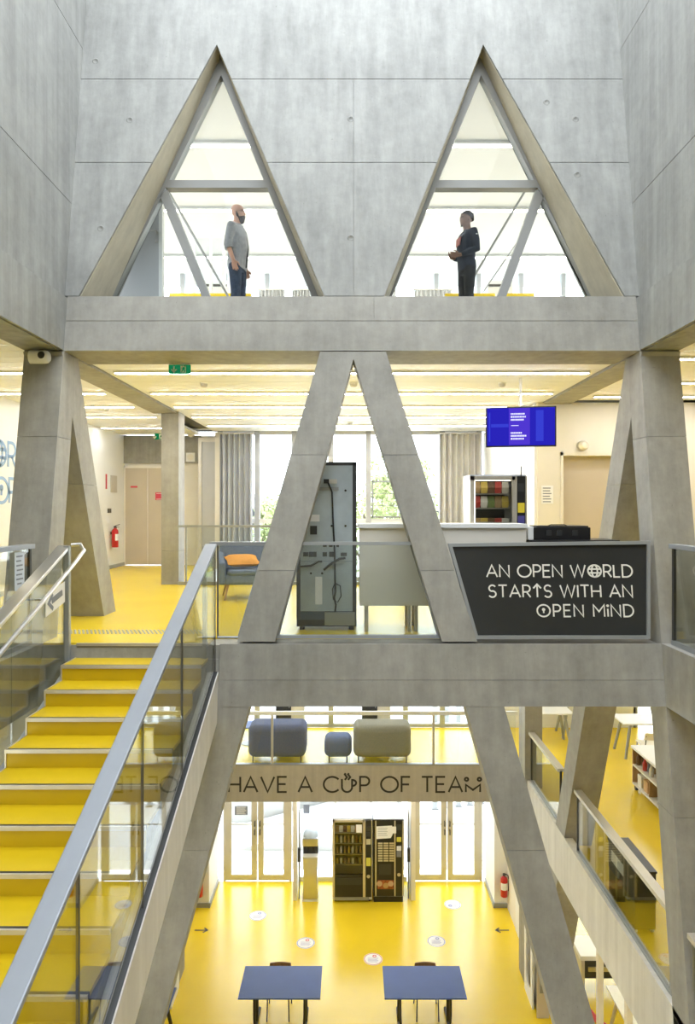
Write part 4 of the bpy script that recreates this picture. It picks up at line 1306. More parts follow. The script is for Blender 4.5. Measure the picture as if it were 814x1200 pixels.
# ------------------------------------------------------------------ gallery: poufs, cupboards, tables, shelf, storage unit
def pouf(label, x0, x1, ytop, ybot, mat, Y=14.05, dep=.62):
    a, b = at(x0, 0, Y).x, at(x1, 0, Y).x
    w = b - a
    h1 = H - (ytop - CY) / F * (Y + .1) - ZM
    r = thing('pouf', label, 'pouf', ((a + b) / 2, Y, ZM))
    box(-w / 2, w / 2, 0, dep, .115, h1).build('upholstery', mat, r, bevel=.13, seg=5, smooth=80)
    MB().tube([(-w / 2 + .01, .02, h1 * .52), (w / 2 - .01, .02, h1 * .52)], .004, 5).build('seam', mat, r)
    for x in (-w / 2 + .1, w / 2 - .1):
        for y in (.05, dep - .05):
            MB().tube([(x, y, .16), (x, y, 0)], .011, 8).build('leg', M['black'], r)
    return r


pouf('large slate grey upholstered pouf at the gallery edge, above the word have', 290, 358, 849, 889, M['pgrey'])
pouf('small rounded dusty blue pouf between the two large poufs', 379.5, 412, 863, 887, M['pblue'], dep=.5)
pouf('large khaki upholstered pouf at the gallery edge, above the word of', 414, 482, 849.5, 890, M['pkhaki'])
for lab, x0, x1 in (('tall dark cupboard with a pale painted reflection, behind the slate grey pouf', 323, 341), ('tall dark cupboard with a pale painted reflection, behind the khaki pouf', 424, 442)):
    a, b = at(x0, 0, 15.6).x, at(x1, 0, 15.6).x
    w = b - a
    r = thing('cupboard', lab, 'cupboard', ((a + b) / 2, 15.6, ZM))
    box(-w / 2, w / 2, 0, .35, .04, 1.6).build('body', M['dark'], r)
    box(w / 2, w / 2 + .29, .02, .35, .04, 1.6).build('side_reflection', M['cream'], r)  # pale block standing in for a yellowish reflection beside the cupboard
    box(-w / 2 + .01, w / 2 - .01, -.012, 0, .08, 1.56).build('door', M['dark'], r)
    box(w / 2 - .05, w / 2 - .035, -.03, -.012, .7, .95).build('handle', M['steel'], r)
    box(-w / 2, w / 2 + .29, .03, .33, 0, .04).build('plinth', M['black'], r)


def round_table(label, px, py, Y, z, rad, mat):
    p = at(px, py, Y)
    r = thing('side_table', label, 'table', (p.x, Y, ZM))
    MB().lathe([(0, z - .02), (rad, z - .02), (rad, z), (0, z)], n=28).build('table_top', mat, r)
    MB().tube([(0, 0, .02), (0, 0, z - .02)], .02, 10).build('stem', M['steel'], r)
    MB().lathe([(0, 0), (rad * .7, 0), (rad * .65, .015), (0, .02)], n=24).build('foot_plate', M['steel'], r)


round_table('small round blue table behind the khaki pouf', 449, 850, 15.2, .42, .26, M['tblue'])
round_table('small round blue table beyond the slate grey pouf, near the column leg', 292, 850, 15.3, .42, .25, M['tblue'])


def chair(label, loc, rz, seatm, group=None, back_h=.72, red=None):
    r = thing('chair', label, 'chair', loc, rz, group)
    bm_ = red or seatm
    MB().prism([(-.20, -.21, .43), (.20, -.21, .43), (.21, .0, .425), (.19, .19, .44), (-.19, .19, .44), (-.21, 0, .425)], (0, 0, .014)).build('seat', bm_, r)
    n = 8
    a, b = [], []
    for i in range(n + 1):
        u = -1 + 2 * i / n
        a.append((u * .20, .23 - .03 * (1 - u * u) * -1 - .03, 0))
    f = [Vector((x, y, back_h - .14)) for x, y, _ in a] + [Vector((x, y + .012, back_h - .14)) for x, y, _ in reversed(a)]
    g = [Vector((x * .92, y + .02, back_h)) for x, y, _ in a] + [Vector((x * .92, y + .032, back_h)) for x, y, _ in reversed(a)]
    MB().loft2(f, g).build('backrest', bm_, r)
    for s in (-1, 1):
        MB().tube([(s * .19, -.20, 0), (s * .18, -.17, .42)], .011, 8).build('leg', M['black'], r, smooth=1)
        MB().tube([(s * .20, .24, 0), (s * .18, .17, .42)], .011, 8).build('leg', M['black'], r, smooth=1)
        MB().tube([(s * .16, .17, .42), (s * .16, .225, back_h - .06)], .010, 8).build('back_post', M['black'], r, smooth=1)
    MB().tube([(-.18, -.17, .415), (.18, -.17, .415), (.18, .17, .415), (-.18, .17, .415), (-.18, -.17, .415)], .010, 6).build('seat_frame', M['black'], r)
    return r


# white tables on the gallery
def big_table(label, loc, w, d, legm, topm=None, group=None, z=.74):
    r = thing('table', label, 'table', loc, 0, group)
    box(-w / 2, w / 2, -d / 2, d / 2, z - .03, z).build('table_top', topm or M['white'], r)
    for sx in (-1, 1):
        for sy in (-1, 1):
            MB().tube([(sx * (w / 2 - .18), sy * (d / 2 - .12), z - .03), (sx * (w / 2 - .05), sy * (d / 2 - .04), 0)], [.035, .028], 8).build('leg', legm, r, smooth=1)
        box(sx * (w / 2 - .18) - .015, sx * (w / 2 - .18) + .015, -d / 2 + .1, d / 2 - .1, z - .07, z - .03).build('apron', legm, r)
    return r


big_table('white gallery table on splayed grey legs beyond the leaning side leg', (6.35, 14.65, ZM), 1.5, .7, M['steel'])
chair('pale chair at the white gallery table', (6.0, 14.0, ZM), PI, M['cream'])
big_table('second white gallery table close to the windows', (5.9, 15.9, ZM), 2.4, .6, M['steel'])
big_table('white table on the gallery behind the straight column', (4.35, 15.3, ZM), .9, .6, M['steel'])

sh = thing('shelf_trolley', 'low wooden shelf trolley with white top on black castors on the gallery', 'shelf', (5.18, 12.05, ZM))
box(-.02, .50, -.55, .80, .76, .80).build('table_top', M['white'], sh)
for y in (-.53, .76):
    box(0, .48, y, y + .022, .10, .76).build('side_panel', M['wood'], sh)
for z in (.10, .44):
    box(0, .48, -.51, .76, z, z + .03).build('shelf', M['cream'], sh)
box(.46, .48, -.51, .76, .13, .76).build('back_panel', M['cream'], sh)
box(.02, .46, .10, .12, .13, .44).build('divider', M['wood'], sh)
for x in (.05, .43):
    for y in (-.48, .72):
        MB().lathe([(0, -.02), (.045, -.02), (.045, .02), (0, .02)], (x, y, .045), 14, 'X').build('castor', M['black'], sh)
        box(x - .02, x + .02, y - .02, y + .02, .085, .10).build('castor_mount', M['dark'], sh)
bs = None
for i in range(9):
    m = GOODS[(0, 1, 5, 0, 1, 2, 0, 1, 5)[i]]
    o = MB().lathe([(0, 0), (.035, 0), (.04, .03), (.04, .13), (.02, .17), (.02, .2), (0, .2)], n=10).build('jar', m, None, smooth=1)
    o.location = (5.26 + .10 * (i % 2), 12.05 - .42 + i * .14, ZM + .471)
    tag(o, ORD[i] + ' small jar on the upper shelf of the wooden trolley, counted from its near end', 'jar', 'jars on the shelf trolley')
for i, (y, s) in enumerate(((-.30, .2), (.30, .18), (.56, .16))):
    o = box(-.12, .12, -s / 2, s / 2, 0, .20).build('storage_box', (M['dark'], M['wood'], M['cream'])[i], None)
    o.location = (5.34, 12.05 + y, ZM + .131)
    tag(o, ('dark box on the lower trolley shelf', 'wood coloured box on the lower trolley shelf', 'cream box on the lower trolley shelf, at its far end')[i], 'box')

su = thing('storage_unit', 'dark grey mobile unit with olive reflection painted low and pale label behind the gallery glass', 'cabinet', (3.44, 8.45, ZM))
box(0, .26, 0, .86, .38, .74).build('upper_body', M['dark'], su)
box(.004, .256, .004, .856, .055, .38).build('lower_body', M['olive'], su)  # reflection of the yellow floor put into the lower colour
MB().box(-.01, .27, -.01, .87, .74, .765).build('top_frame', M['black'], su)
box(-.006, .0, .35, .75, .52, .66).build('label_sheet', M['paper'], su)
for y in (.2, .5):
    box(-.004, .0, y, y + .008, .40, .72).build('door_joint', M['gap'], su)
box(-.02, 0, .48, .5, .42, .5).build('handle', M['steel'], su)
for x in (.03, .23):
    for y in (.05, .80):
        MB().lathe([(0, -.015), (.028, -.015), (.028, .015), (0, .015)], (x, y, .028), 12, 'X').build('castor', M['white'], su)

# ------------------------------------------------------------------ ground floor
HG = ZS - ZG


def ringplate(rect, hole, x, vec):
    """plate in the plane X=x between a rectangle (y0,y1,z0,z1) and a hole outline"""
    y0, y1, z0, z1 = rect
    cy = sum(p[0] for p in hole) / len(hole)
    cz = sum(p[1] for p in hole) / len(hole)
    out = []
    for p in hole:
        dy, dz = p[0] - cy, p[1] - cz
        t = min(((y1 - cy) / dy if dy > 0 else (y0 - cy) / dy) if abs(dy) > 1e-6 else 9e9, ((z1 - cz) / dz if dz > 0 else (z0 - cz) / dz) if abs(dz) > 1e-6 else 9e9)
        out.append((cy + dy * t, cz + dz * t))
    m = MB()
    n = len(hole)
    V = lambda p, k: Vector((x + k * vec, p[0], p[1]))
    m.add([V(p, 0) for p in out] + [V(p, 0) for p in hole] + [V(p, 1) for p in out] + [V(p, 1) for p in hole],
          [q for i in range(n) for j in [(i + 1) % n] for q in ((i, j, n + j, n + i), (2 * n + i, 3 * n + i, 3 * n + j, 2 * n + j), (n + i, n + j, 3 * n + j, 3 * n + i), (i, 2 * n + i, 2 * n + j, j))])
    return m


for s in (-1, 1):
    side = 'by the staircase' if s < 0 else 'under the gallery shelf'
    nm = 'wall_left' if s < 0 else 'wall_right'
    S = lambda a, b: sorted((s * a, s * b))
    struct(box(*S(3.15, 3.62), 15.34, YF, ZG, ZS), nm, M['white'], 'white wall block next to the glass doors, ' + side)
    struct(box(*S(3.43, 3.62), 12.87, 15.34, ZG, ZS), nm, M['cream'], 'cream ground-floor wall with a flush door, ' + side)
    mb = MB().box(*S(3.12, 3.15), 15.30, YF, ZG, ZG + .09).box(*S(3.12, 3.43), 15.31, 15.34, ZG, ZG + .09)
    struct(mb, 'baseboard_left' if s < 0 else 'baseboard_right', M['steel'], 'grey baseboard of the white wall block, ' + side)
    d = thing('door_5' if s < 0 else 'door_6', 'flush white ground-floor door beside the extinguisher, ' + side, None, kind='structure')
    box(*S(3.415, 3.43), 13.5, 14.5, ZG + .01, ZG + 2.1).build('door_leaf', M['white'], d)
    box(*S(3.36, 3.415), 13.56, 13.62, ZG + .98, ZG + 1.16).build('door_handle', M['dark'], d)
    extinguisher('red fire extinguisher on the ground floor, ' + side, (s * 3.33, 15.2, ZG + .32), 0 if s > 0 else PI, .5)
    r = thing('switch_plate', 'small steel switch plate on the cream ground-floor wall, ' + side, 'switch', (s * 3.43, 14.75, ZG + 1.1))
    box(*sorted((-s * .015, 0)), -.05, .05, 0, .14).build('plate', M['inox'], r)
    box(*sorted((-s * .022, -s * .015)), -.02, .02, .04, .10).build('button', M['dark'], r)
    pt = thing('partition', 'white partition with a rounded slot facing the yellow floor, ' + side, 'partition', (s * 3.17, 12.43, ZG))
    hole = [(.06 + q[0], q[1]) for q in arc(0, .42, .16, .22, 180, 360, 10) + arc(0, 1.55, .16, .22, 0, 180, 10)]
    ringplate((-.43, .43, 0, 2.0), hole, 0, s * .03).build('front_plate', M['white'], pt)
    box(*sorted((s * .20, s * .24)), -.43, .43, 0, 2.0).build('rear_plate', M['beige'], pt)
    MB().box(*sorted((s * .03, s * .20)), -.43, -.40, 0, 2.0).build('end_panel', M['beige'], pt)
    MB().box(*sorted((s * .03, s * .20)), .40, .43, 0, 2.0).build('end_panel', M['white'], pt)
    box(*sorted((s * .0, s * .24)), -.43, .43, 2.0, 2.03).build('top_cap', M['white'], pt)
    # floor arrows beside the doors
    m = MB()
    ribbon(m, [(0, 0), (.26, 0)], 0, .035, lambda u, v, dd: Vector((u * s, v, dd)), .002)
    ribbon(m, [(.07, .08), (-.01, 0), (.07, -.08)], 0, .035, lambda u, v, dd: Vector((u * s, v, dd)), .002)
    o = m.build('floor_arrow', M['dark'], None)
    o.location = (s * 3.02, 14.5, ZG + .001)
    tag(o, 'thin dark arrow mark on the yellow ground floor, ' + side, 'floor mark')


def glass_door(name, label, x0, x1):
    d = thing(name, label, None, kind='structure')
    xm = (x0 + x1) / 2
    zt = ZS - .0
    MB().box(x0 - .06, x0, YF, YF + .1, ZG, zt).box(x1, x1 + .06, YF, YF + .1, ZG, zt).build('door_frame', M['alu'], d)
    for a, b, s in ((x0, xm - .012, 1), (xm + .012, x1, -1)):
        m = MB().box(a, a + .13, YF + .01, YF + .07, ZG + .01, zt).box(b - .13, b, YF + .01, YF + .07, ZG + .01, zt).box(a + .13, b - .13, YF + .01, YF + .07, ZG + .01, ZG + .15)
        m.build('door_leaf', M['alu'], d)
        box(a + .13, b - .13, YF + .035, YF + .047, ZG + .15, zt).build('pane', M['gwin'], d)
        box(a + .13, b - .13, YF + .03, YF + .05, ZG + 1.32, ZG + 1.345).build('glazing_bar', M['alu'], d)
        hx = b - .05 if s > 0 else a + .05
        for z in (1.12, 1.32):
            MB().tube([(hx, YF, ZG + z), (hx, YF - .05, ZG + z), (hx, YF - .05, ZG + z + .1), (hx, YF, ZG + z + .1)], .014, 8).build('door_handle', M['dark'], d, smooth=1)
    return d


glass_door('door_7', 'pair of aluminium glass doors on the water cooler\'s side', -2.97, -1.48)
glass_door('door_8', 'pair of aluminium glass doors on the coffee machine\'s side', 1.48, 3.02)
w = thing('window_9', 'fixed glazing behind the water cooler and the vending machines', None, kind='structure')
for a, b in ((-1.22, -.42), (-.36, .42), (.48, 1.30)):
    box(a, b, YF + .035, YF + .047, ZG + .1, ZS).build('pane', M['gwin'], w)
for x in (-.39, .45):
    box(x - .03, x + .03, YF, YF + .1, ZG, ZS).build('mullion', M['alu'], w)
box(-1.22, 1.30, YF, YF + .1, ZG, ZG + .1).build('sill', M['alu'], w)
for s, x0, x1, lab in ((-1, -1.32, -1.235, 'slim cream end wall between glass doors and water cooler'), (1, 1.33, 1.43, 'slim cream end wall between coffee machine and glass doors')):
    struct(box(x0, x1, 15.6, YF + .1, ZG, ZS), 'wall_back', M['cream'], lab)
    xx = x1 + .02 if s < 0 else x0 - .02
    r = thing('folded_gate', 'folded steel gate standing against the slim cream wall beside the ' + ('water cooler' if s < 0 else 'coffee machine'), 'gate', (xx + (.03 if s < 0 else -.03), 15.68, ZG))
    for z0, z1 in ((.15, 1.95),):
        MB().tube([(0, 0, z0), (0, 0, z1)], .012, 8).tube([(0, .12, z0), (0, .12, z1)], .012, 8).build('upright', M['steel'], r)
    for z in (.25, .7, 1.2, 1.7):
        MB().tube([(0, 0, z), (0, .12, z + .08)], .009, 6).build('cross_bar', M['steel'], r)
    box(-.03, .03, -.05, .0, .85, 1.15).build('lock_box', M['dark'], r)
    MB().tube([(0, 0, 0), (0, 0, .15)], .016, 8).build('foot', M['steel'], r)
sheet('dark hours plate stuck on the glass door beside the water cooler', 275, 290, 944.5, 955, YF + .02, 5, 'greyline', 'paper')
sheet('small grey plate on the fixed glazing above the water cooler', 355.5, 362.5, 943, 953, YF + .02, 0, 'greyline')

# water cooler
r = thing('water_cooler', 'silver water cooler with a domed blue top standing between glass doors and snack machine', 'water cooler', (-.93, 15.55, ZG))
MB().rings([[Vector((x, y, z)) for x, y in ((-w / 2, 0), (w / 2, 0), (w / 2, .34), (-w / 2, .34))] for w, z in ((.35, .04), (.33, .30), (.31, .55), (.33, .95), (.35, .98))]).build('lower_body', M['inox'], r, bevel=.02)
box(-.175, .175, .0, .34, .98, 1.0).build('drip_tray', M['white'], r)
box(-.165, .165, .16, .34, 1.0, 1.22).build('tap_recess', M['dark'], r)
box(-.175, .175, .02, .34, 1.22, 1.40).build('upper_body', M['inox'], r, bevel=.02)
for x in (-.06, .06):
    MB().tube([(x, .16, 1.16), (x, .10, 1.16), (x, .09, 1.10)], .012, 8).build('tap', M['black'], r)
MB().lathe([(0, 1.40), (.17, 1.40), (.165, 1.46), (.12, 1.53), (.06, 1.56), (0, 1.565)], (0, .18, 0), 22).build('domed_top', pbr('pale_blue_plastic', (.50, .60, .74), .25), r, smooth=1)
box(-.18, .18, .0, .34, 0, .04).build('plinth', M['white'], r)

# vending machines on the ground floor
ym = 15.52
x0, x1 = at(389.5, 0, ym).x, at(436, 0, ym).x
r, a, b, w, d, h = machine_shell('vending_machine', 'ground-floor glass-front machine with rows of bottles, beside the water cooler', x0, x1, ym, ym + .80, ZG, ZG + 1.86, .17, M['cabw'], M['nose'])
for z in (.80, 1.03, 1.27, 1.50):
    box(a + .05, b - .04, .10, .5, z - .015, z).build('shelf', M['inox'], r)
box(a + .05, b - .04, .012, .02, .62, h - .07).build('door_glass', M['gdark'], r)
box(a + .03, b - .04, .5, .51, .6, h - .05).build('back_panel', M['olive'], r)
box(a + .05, b - .04, 0, .05, .12, .62).build('lower_panel', M['black'], r)
box(a + .08, b - .07, -.012, 0, .40, .56).build('delivery_flap', M['dark'], r)
MB().box(a + .04, b + .1, -.006, .04, .05, .12).build('kick_grille', M['steel'], r)
box(a + .06, b - .05, .03, .05, h - .075, h - .06).build('inner_lamp', M['lampin'], r)
c = (b + w / 2) / 2
for z0, z1, mt in ((1.60, 1.70, 'dark'), (1.48, 1.57, 'dark')):
    box(c - .045, c + .045, -.01, 0, z0, z1).build('display', M[mt], r)
box(c - .05, c + .05, -.012, 0, 1.30, 1.42).build('keypad', M['alu'], r)
box(c - .05, c + .05, -.013, 0, .82, 1.0).build('coin_unit', M['ledg'], r, label='yellow lit coin unit')
MB().lathe([(0, -.012), (.035, -.012), (.04, 0), (0, 0)], (c, 0, .58), 16, 'Y').build('coin_return', M['nose'], r)
box(b - .19, b - .06, -.003, -.0, 1.56, 1.74).build('notice', M['paper'], r)
snack_goods(((x0 + x1) / 2, ym, ZG), [a + .10 + i * (b - a - .19) / 6 for i in range(7)], [.80, 1.03, 1.27, 1.50], .16,
            'ground-floor machine, counted from the cooler',
            'drinks in the ground-floor machine', ['can', 'bottle', 'bottle', 'snack_bag'], [GOODS[i] for i in (4, 1, 2, 2, 1, 5)])
x0, x1 = at(437, 0, ym).x, at(473, 0, ym).x
w, h = x1 - x0, 1.86
r = thing('vending_machine', 'black ground-floor coffee machine with button rows and taped paper notices', 'vending machine', ((x0 + x1) / 2, ym, ZG))
box(-w / 2, w / 2, .03, .80, .12, h).build('cabinet', M['cabw'], r)
box(-w / 2, w / 2, 0, .03, .14, h - .02).build('door', M['black'], r)
box(-w / 2 + .02, w / 2 - .02, .02, .78, .0, .12).build('plinth', M['black'], r)
for x in (-w / 2 + .06, w / 2 - .20, w / 2 - .02):
    box(x - .014, x + .014, -.008, 0, .14, h - .03).build('door_trim', M['nose'], r)
for i in range(8):
    for j in range(3):
        box(-w / 2 + .11 + j * .125, -w / 2 + .215 + j * .125, -.010, 0, .92 + i * .055, .955 + i * .055).build('selection_button', M['nose'] if j else M['alu'], r)
box(-w / 2 + .13, w / 2 - .28, -.004, 0, .62, .86).build('cup_niche', M['dark'], r)
pic = pbr('coffee_picture', (.30, .08, .03), .4, 0, .6, 22)
box(-w / 2 + .10, w / 2 - .23, -.004, 0, .30, .50).build('picture_panel', pic, r)
for i, x in enumerate((-.2, -.06, .05)):
    MB().lathe([(0, -.006), (.06, -.006), (.065, -.002), (0, -.002)], (x, 0, .42 - .04 * (i % 2)), 14, 'Y').build('cup_picture', GOODS[2] if i % 2 else pbr('cup_cream', (.55, .38, .24), .4), r)
MB().prism([(-.27, -.006, 1.42), (.05, -.006, 1.44), (.10, -.006, 1.54), (.08, -.006, 1.72), (-.27, -.006, 1.70)], (0, .004, 0)).build('paper_notice', M['paper'], r)
box(.07, .17, -.012, -.008, 1.55, 1.70).build('paper_notice', M['paper'], r)
c = w / 2 - .11
for z0, z1, mt in ((1.62, 1.74, 'dark'), (1.36, 1.46, 'ledg'), (1.16, 1.26, 'paper'), (1.02, 1.15, 'greyline')):
    box(c - .05, c + .05, -.012, 0, z0, z1).build('control_panel', M[mt], r)
MB().lathe([(0, -.012), (.035, -.012), (.04, 0), (0, 0)], (c, 0, .62), 16, 'Y').build('coin_return', M['nose'], r)
mm = MB()
for i in range(5):
    mm.box(-.24, -.02 - .02 * (i % 2), -.0075, -.0062, 1.50 + i * .04, 1.508 + i * .04)
mm.build('print_line', M['greyline'], r, kind='stuff')


# folding tables with chairs
def work_table(label, x0, x1, xb0, xb1):
    Y0_, Y1_ = 11.44, 12.25
    a, b = at(x0, 1170, Y0_), at(x1, 1170, Y0_)
    r = thing('work_table', label, 'table', ((a.x + b.x) / 2, Y0_, ZG), 0)
    w = b.x - a.x
    z = a.z - ZG
    box(-w / 2, w / 2, 0, Y1_ - Y0_, z - .022, z).build('table_top', M['tblue'], r)
    for sx in (-1, 1):
        x = sx * (w / 2 - .26)
        MB().tube([(x, .40, z - .022), (x, .40, .06)], .028, 10).build('leg', M['black'], r, smooth=1)
        MB().tube([(x, .03, .03), (x, .40, .07), (x, .77, .03)], .024, 8).build('foot', M['black'], r, smooth=1)
        MB().tube([(x, .05, z - .04), (x, .75, z - .04)], .02, 8).build('top_rail', M['black'], r, smooth=1)
        MB().lathe([(0, -.02), (.04, -.02), (.04, .02), (0, .02)], (x + sx * .03, .30, z - .16), 12, 'X').build('hinge_knob', M['black'], r)
        MB().tube([(x, .07, z - .03), (x, .07, .42), (x - sx * .02, .05, .04)], .022, 8).build('leg', M['black'], r, smooth=1)
    return r


work_table('blue-topped work table on black legs, the one under the water cooler\'s side of the floor', 278.6, 375, 0, 0)
work_table('blue-topped work table on black legs, the one in front of the extinguisher wall', 450.5, 547, 0, 0)
chair('brown plywood chair pushed under the blue table on the water cooler\'s side', (at(327.5, 0, 12.2).x, 12.12, ZG), 0, M['walnut'], None, .73)
chair('brown plywood chair pushed under the blue table in front of the extinguisher wall', (at(499, 0, 12.2).x, 12.12, ZG), 0, M['walnut'], None, .73)
big_table('blue-topped table half hidden by the slanting leg below the stairs', (-3.75, 11.3, ZG), 1.6, .8, M['black'], M['tblue'])

# round floor stickers
for px, py, hot, lab in ((302, 1073, 0, 'round white floor sticker in front of the glass doors by the water cooler'), (358, 1105, 1, 'round white floor sticker with a red mark behind the chair on the cooler side'),
                         (511, 1103, 0, 'round white floor sticker behind the chair on the extinguisher side'), (530, 1060, 2, 'round white floor sticker in front of the glass doors by the coffee machine'),
                         (437, 1124, 1, 'round white floor sticker with a dark red ring between the two blue tables')):
    Yd = F * (H - ZG) / (py - CY)
    p = at(px, py, Yd)
    r = thing('floor_sticker', lab, 'floor sticker', (p.x, p.y, ZG))
    MB().lathe([(0, 0), (.185, 0), (.185, .0012), (0, .0012)], n=32).build('disc', M['paper'], r)
    ink = M['redline'] if hot == 1 else M['blueline']
    m = MB()
    ribbon(m, [(.17 * math.cos(t * PI / 16), .17 * math.sin(t * PI / 16)) for t in range(32)], True, .012, lambda u, v, dd: Vector((u, v, .0012 + dd)), .0006)
    m.build('printed_ring', M['blueline'] if py != 1124 else M['redline'], r)
    m = MB()
    ribbon(m, [((.03 if hot != 2 else -.06) + .03 * math.cos(t * PI / 8), (.09 if hot != 2 else -.05) + .03 * math.sin(t * PI / 8)) for t in range(16)], True, .02, lambda u, v, dd: Vector((u, v, .0012 + dd)), .0006)
    m.build('printed_mark', ink, r)
    m = MB()
    for i in range(4):
        m.box(-.10, .10 - .02 * (i % 2), .02 - i * .035, .03 - i * .035, .0012, .0017)
    m.build('printed_line', M['blueline'], r, kind='stuff')

# room under the gallery beside the ground floor
r = thing('low_counter', 'long white counter in the ground-floor side room under the gallery slab', 'counter', (4.85, 12.75, ZG))
box(-.75, 1.6, -.3, .3, .70, .78).build('worktop', M['white'], r)
box(-.70, 1.55, -.25, .27, .35, .70).build('drawer_body', M['dark'], r)
box(-.60, -.10, -.27, -.25, .48, .56).build('handle', M['inox'], r)
for x in (-.7, .4, 1.5):
    box(x - .03, x + .03, -.28, .28, 0, .70).build('leg', M['alu'], r)
big_table('white table in the ground-floor side room, beside the red chair', (5.25, 10.9, ZG), 1.9, 1.7, M['alu'], pbr('pale_table_top', (.78, .78, .70), .5))
chair('red chair at the white table in the ground-floor side room', (4.10, 11.0, ZG), PI / 2 + .4, M['redline'], None, .82)
for x, y in ((3.82, 10.7), (3.96, 9.95)):
    r = thing('slim_post', 'slim cream post in the ground-floor side room, ' + ('beside the white counter' if y > 10.3 else 'nearer to the red chair'), 'post', (x, y, ZG))
    box(-.04, .04, -.05, .05, 0, HG).build('shaft', M['cream'], r)
    box(.04, .05, -.02, .02, 0, HG).build('rail', M['gap'], r)
    box(-.06, .06, -.07, .07, 0, .02).build('foot', M['steel'], r)

# ------------------------------------------------------------------ outside
struct(box(-60, 60, 17.5, 120, ZG - .3, ZG - .06), 'ground', M['pave'], 'pale paving outside the glass doors')
r = thing('ramp', 'pale concrete ramp wall rising outside behind the water cooler', 'ramp', (-2.2, 19.6, ZG - .06))
MB().prism([(-1.4, 0, 0), (3.6, 0, 0), (3.6, 0, 2.2), (-1.4, 0, .55)], (0, .25, 0)).build('side_wall', M['pave'], r)
MB().prism([(-1.4, -.05, .55), (3.6, -.05, 2.2), (3.6, -.05, 2.27), (-1.4, -.05, .62)], (0, .35, 0)).build('coping', M['steel'], r)
MB().prism([(-.9, -1.6, 0), (3.4, -1.6, 0), (3.4, -1.6, 1.1), ], (0, 1.5, 0)).build('slope', M['pave'], r)
for i in range(5):
    r = thing('fence_post', ORD[i] + ' tall grey post outside, counted from the coffee machine', 'post', (2.45 + .36 * i, 20.5 + i * .1, ZG - .06), 0, 'grey posts outside')
    box(-.07, .07, -.07, .07, 0, 3.6 - .25 * i).build('shaft', M['mull'], r)
    box(-.1, .1, -.1, .1, 0, .03).build('base_plate', M['steel'], r)


def tree(label, x, y, h, w, n, seed):
    rr = random.Random(seed)
    r = thing('tree', label, 'tree', (x, y, ZG - .06))
    MB().tube([(0, 0, 0), (.1, 0, h * .3), (0, .1, h * .6)], [w * .07, w * .05, w * .03], 8).build('trunk', M['bark'], r, smooth=1)
    m = MB()
    for i in range(5):
        a = rr.random() * 6.28
        m.tube([(0, 0, h * (.3 + .06 * i)), (math.cos(a) * w * .25, math.sin(a) * w * .25, h * (.5 + .06 * i))], [w * .025, w * .01], 6)
    m.build('branch', M['bark'], r)
    vs, fs = [], []
    cl = [(rr.gauss(0, .28) * w, rr.gauss(0, .28) * w, h * (.45 + .5 * rr.random()), w * rr.uniform(.16, .28)) for _ in range(16)]
    cl.append((0, 0, h * .82, w * .26))
    for i in range(n):
        cx, cy, cz, cr = rr.choice(cl)
        v = Vector((rr.gauss(0, 1), rr.gauss(0, 1), rr.gauss(0, 1))).normalized() * cr * rr.uniform(.6, 1.0)
        k = 1 - .35 * max(0, (cz / h - .6))
        p = Vector((cx * k, cy * k, cz)) + v
        t = v.orthogonal().normalized()
        t.rotate(Matrix.Rotation(rr.random() * 6.28, 3, v.normalized()))
        u = (t.cross(v.normalized()) + v.normalized() * rr.uniform(-.6, .6)).normalized()
        s = rr.uniform(.10, .22)
        b = len(vs)
        vs += [tuple(p - t * s * .5), tuple(p + u * s * .7), tuple(p + t * s * .5), tuple(p - u * s * .7)]
        fs.append((b, b + 1, b + 2, b + 3))
    MB().add(vs, fs).build('foliage', M['leaf'], r, kind='stuff')


tree('tall round tree outside, seen through the central A beside the metal cabinet', 1.5, 38, 11.5, 5.0, 6000, 3)
tree('lower tree outside, seen beside the grey curtain', -5.2, 42, 9.6, 4.0, 4000, 5)
tree('distant tree outside, seen near the slanting leg by the armchair', -3.2, 52, 10.4, 4.0, 4000, 8)
tree('small tree outside, seen beside the beige curtain', 5.6, 46, 9.0, 4.0, 4000, 11)
for lab, x, y, w_, h_, rows in (('grey building outside, seen between grey curtain and the slanting leg', -6.2, 64, 7.0, 9.8, 3), ('grey building outside, seen beside the beige curtain', 9.6, 70, 7.0, 10.6, 3)):
    r = thing('building', lab, 'building', (x, y, ZG - .06))
    box(-w_ / 2, w_ / 2, 0, 8, 0, h_).build('wall', M['bldg'], r)
    box(-w_ / 2 - .2, w_ / 2 + .2, -.2, 8.2, h_, h_ + .35).build('roof', M['mull'], r)
    for i in range(4):
        for j in range(rows):
            x_ = -w_ / 2 + .9 + i * (w_ - 1.8) / 3
            box(x_ - .4, x_ + .4, -.06, 0, 1.2 + j * 3, 2.8 + j * 3).build('window', M['dark'], r)

# ------------------------------------------------------------------ the two men upstairs
def fuse(mb, name, mat, parent, voxel=.008, it=4, label=None):
    """joins overlapping closed shapes into one continuous skin"""
    o = mb.build(name, mat, parent, label=label)
    m = o.modifiers.new('r', 'REMESH')
    m.mode = 'VOXEL'
    m.voxel_size = voxel
    s = o.modifiers.new('s', 'SMOOTH')
    s.factor = .5
    s.iterations = it
    dg = bpy.context.evaluated_depsgraph_get()
    me = bpy.data.meshes.new_from_object(o.evaluated_get(dg))
    o.modifiers.clear()
    old = o.data
    o.data = me
    bpy.data.meshes.remove(old)
    if not me.materials: me.materials.append(mat)
    me.polygons.foreach_set('use_smooth', [True] * len(me.polygons))
    return o


def loft_z(mb, rows, n=20, grow=0.0):
    return mb.rings([[Vector((cx + math.cos(2 * PI * k / n) * (rx + grow), math.sin(2 * PI * k / n) * (ry + grow), z)) for k in range(n)] for z, cx, rx, ry in rows])


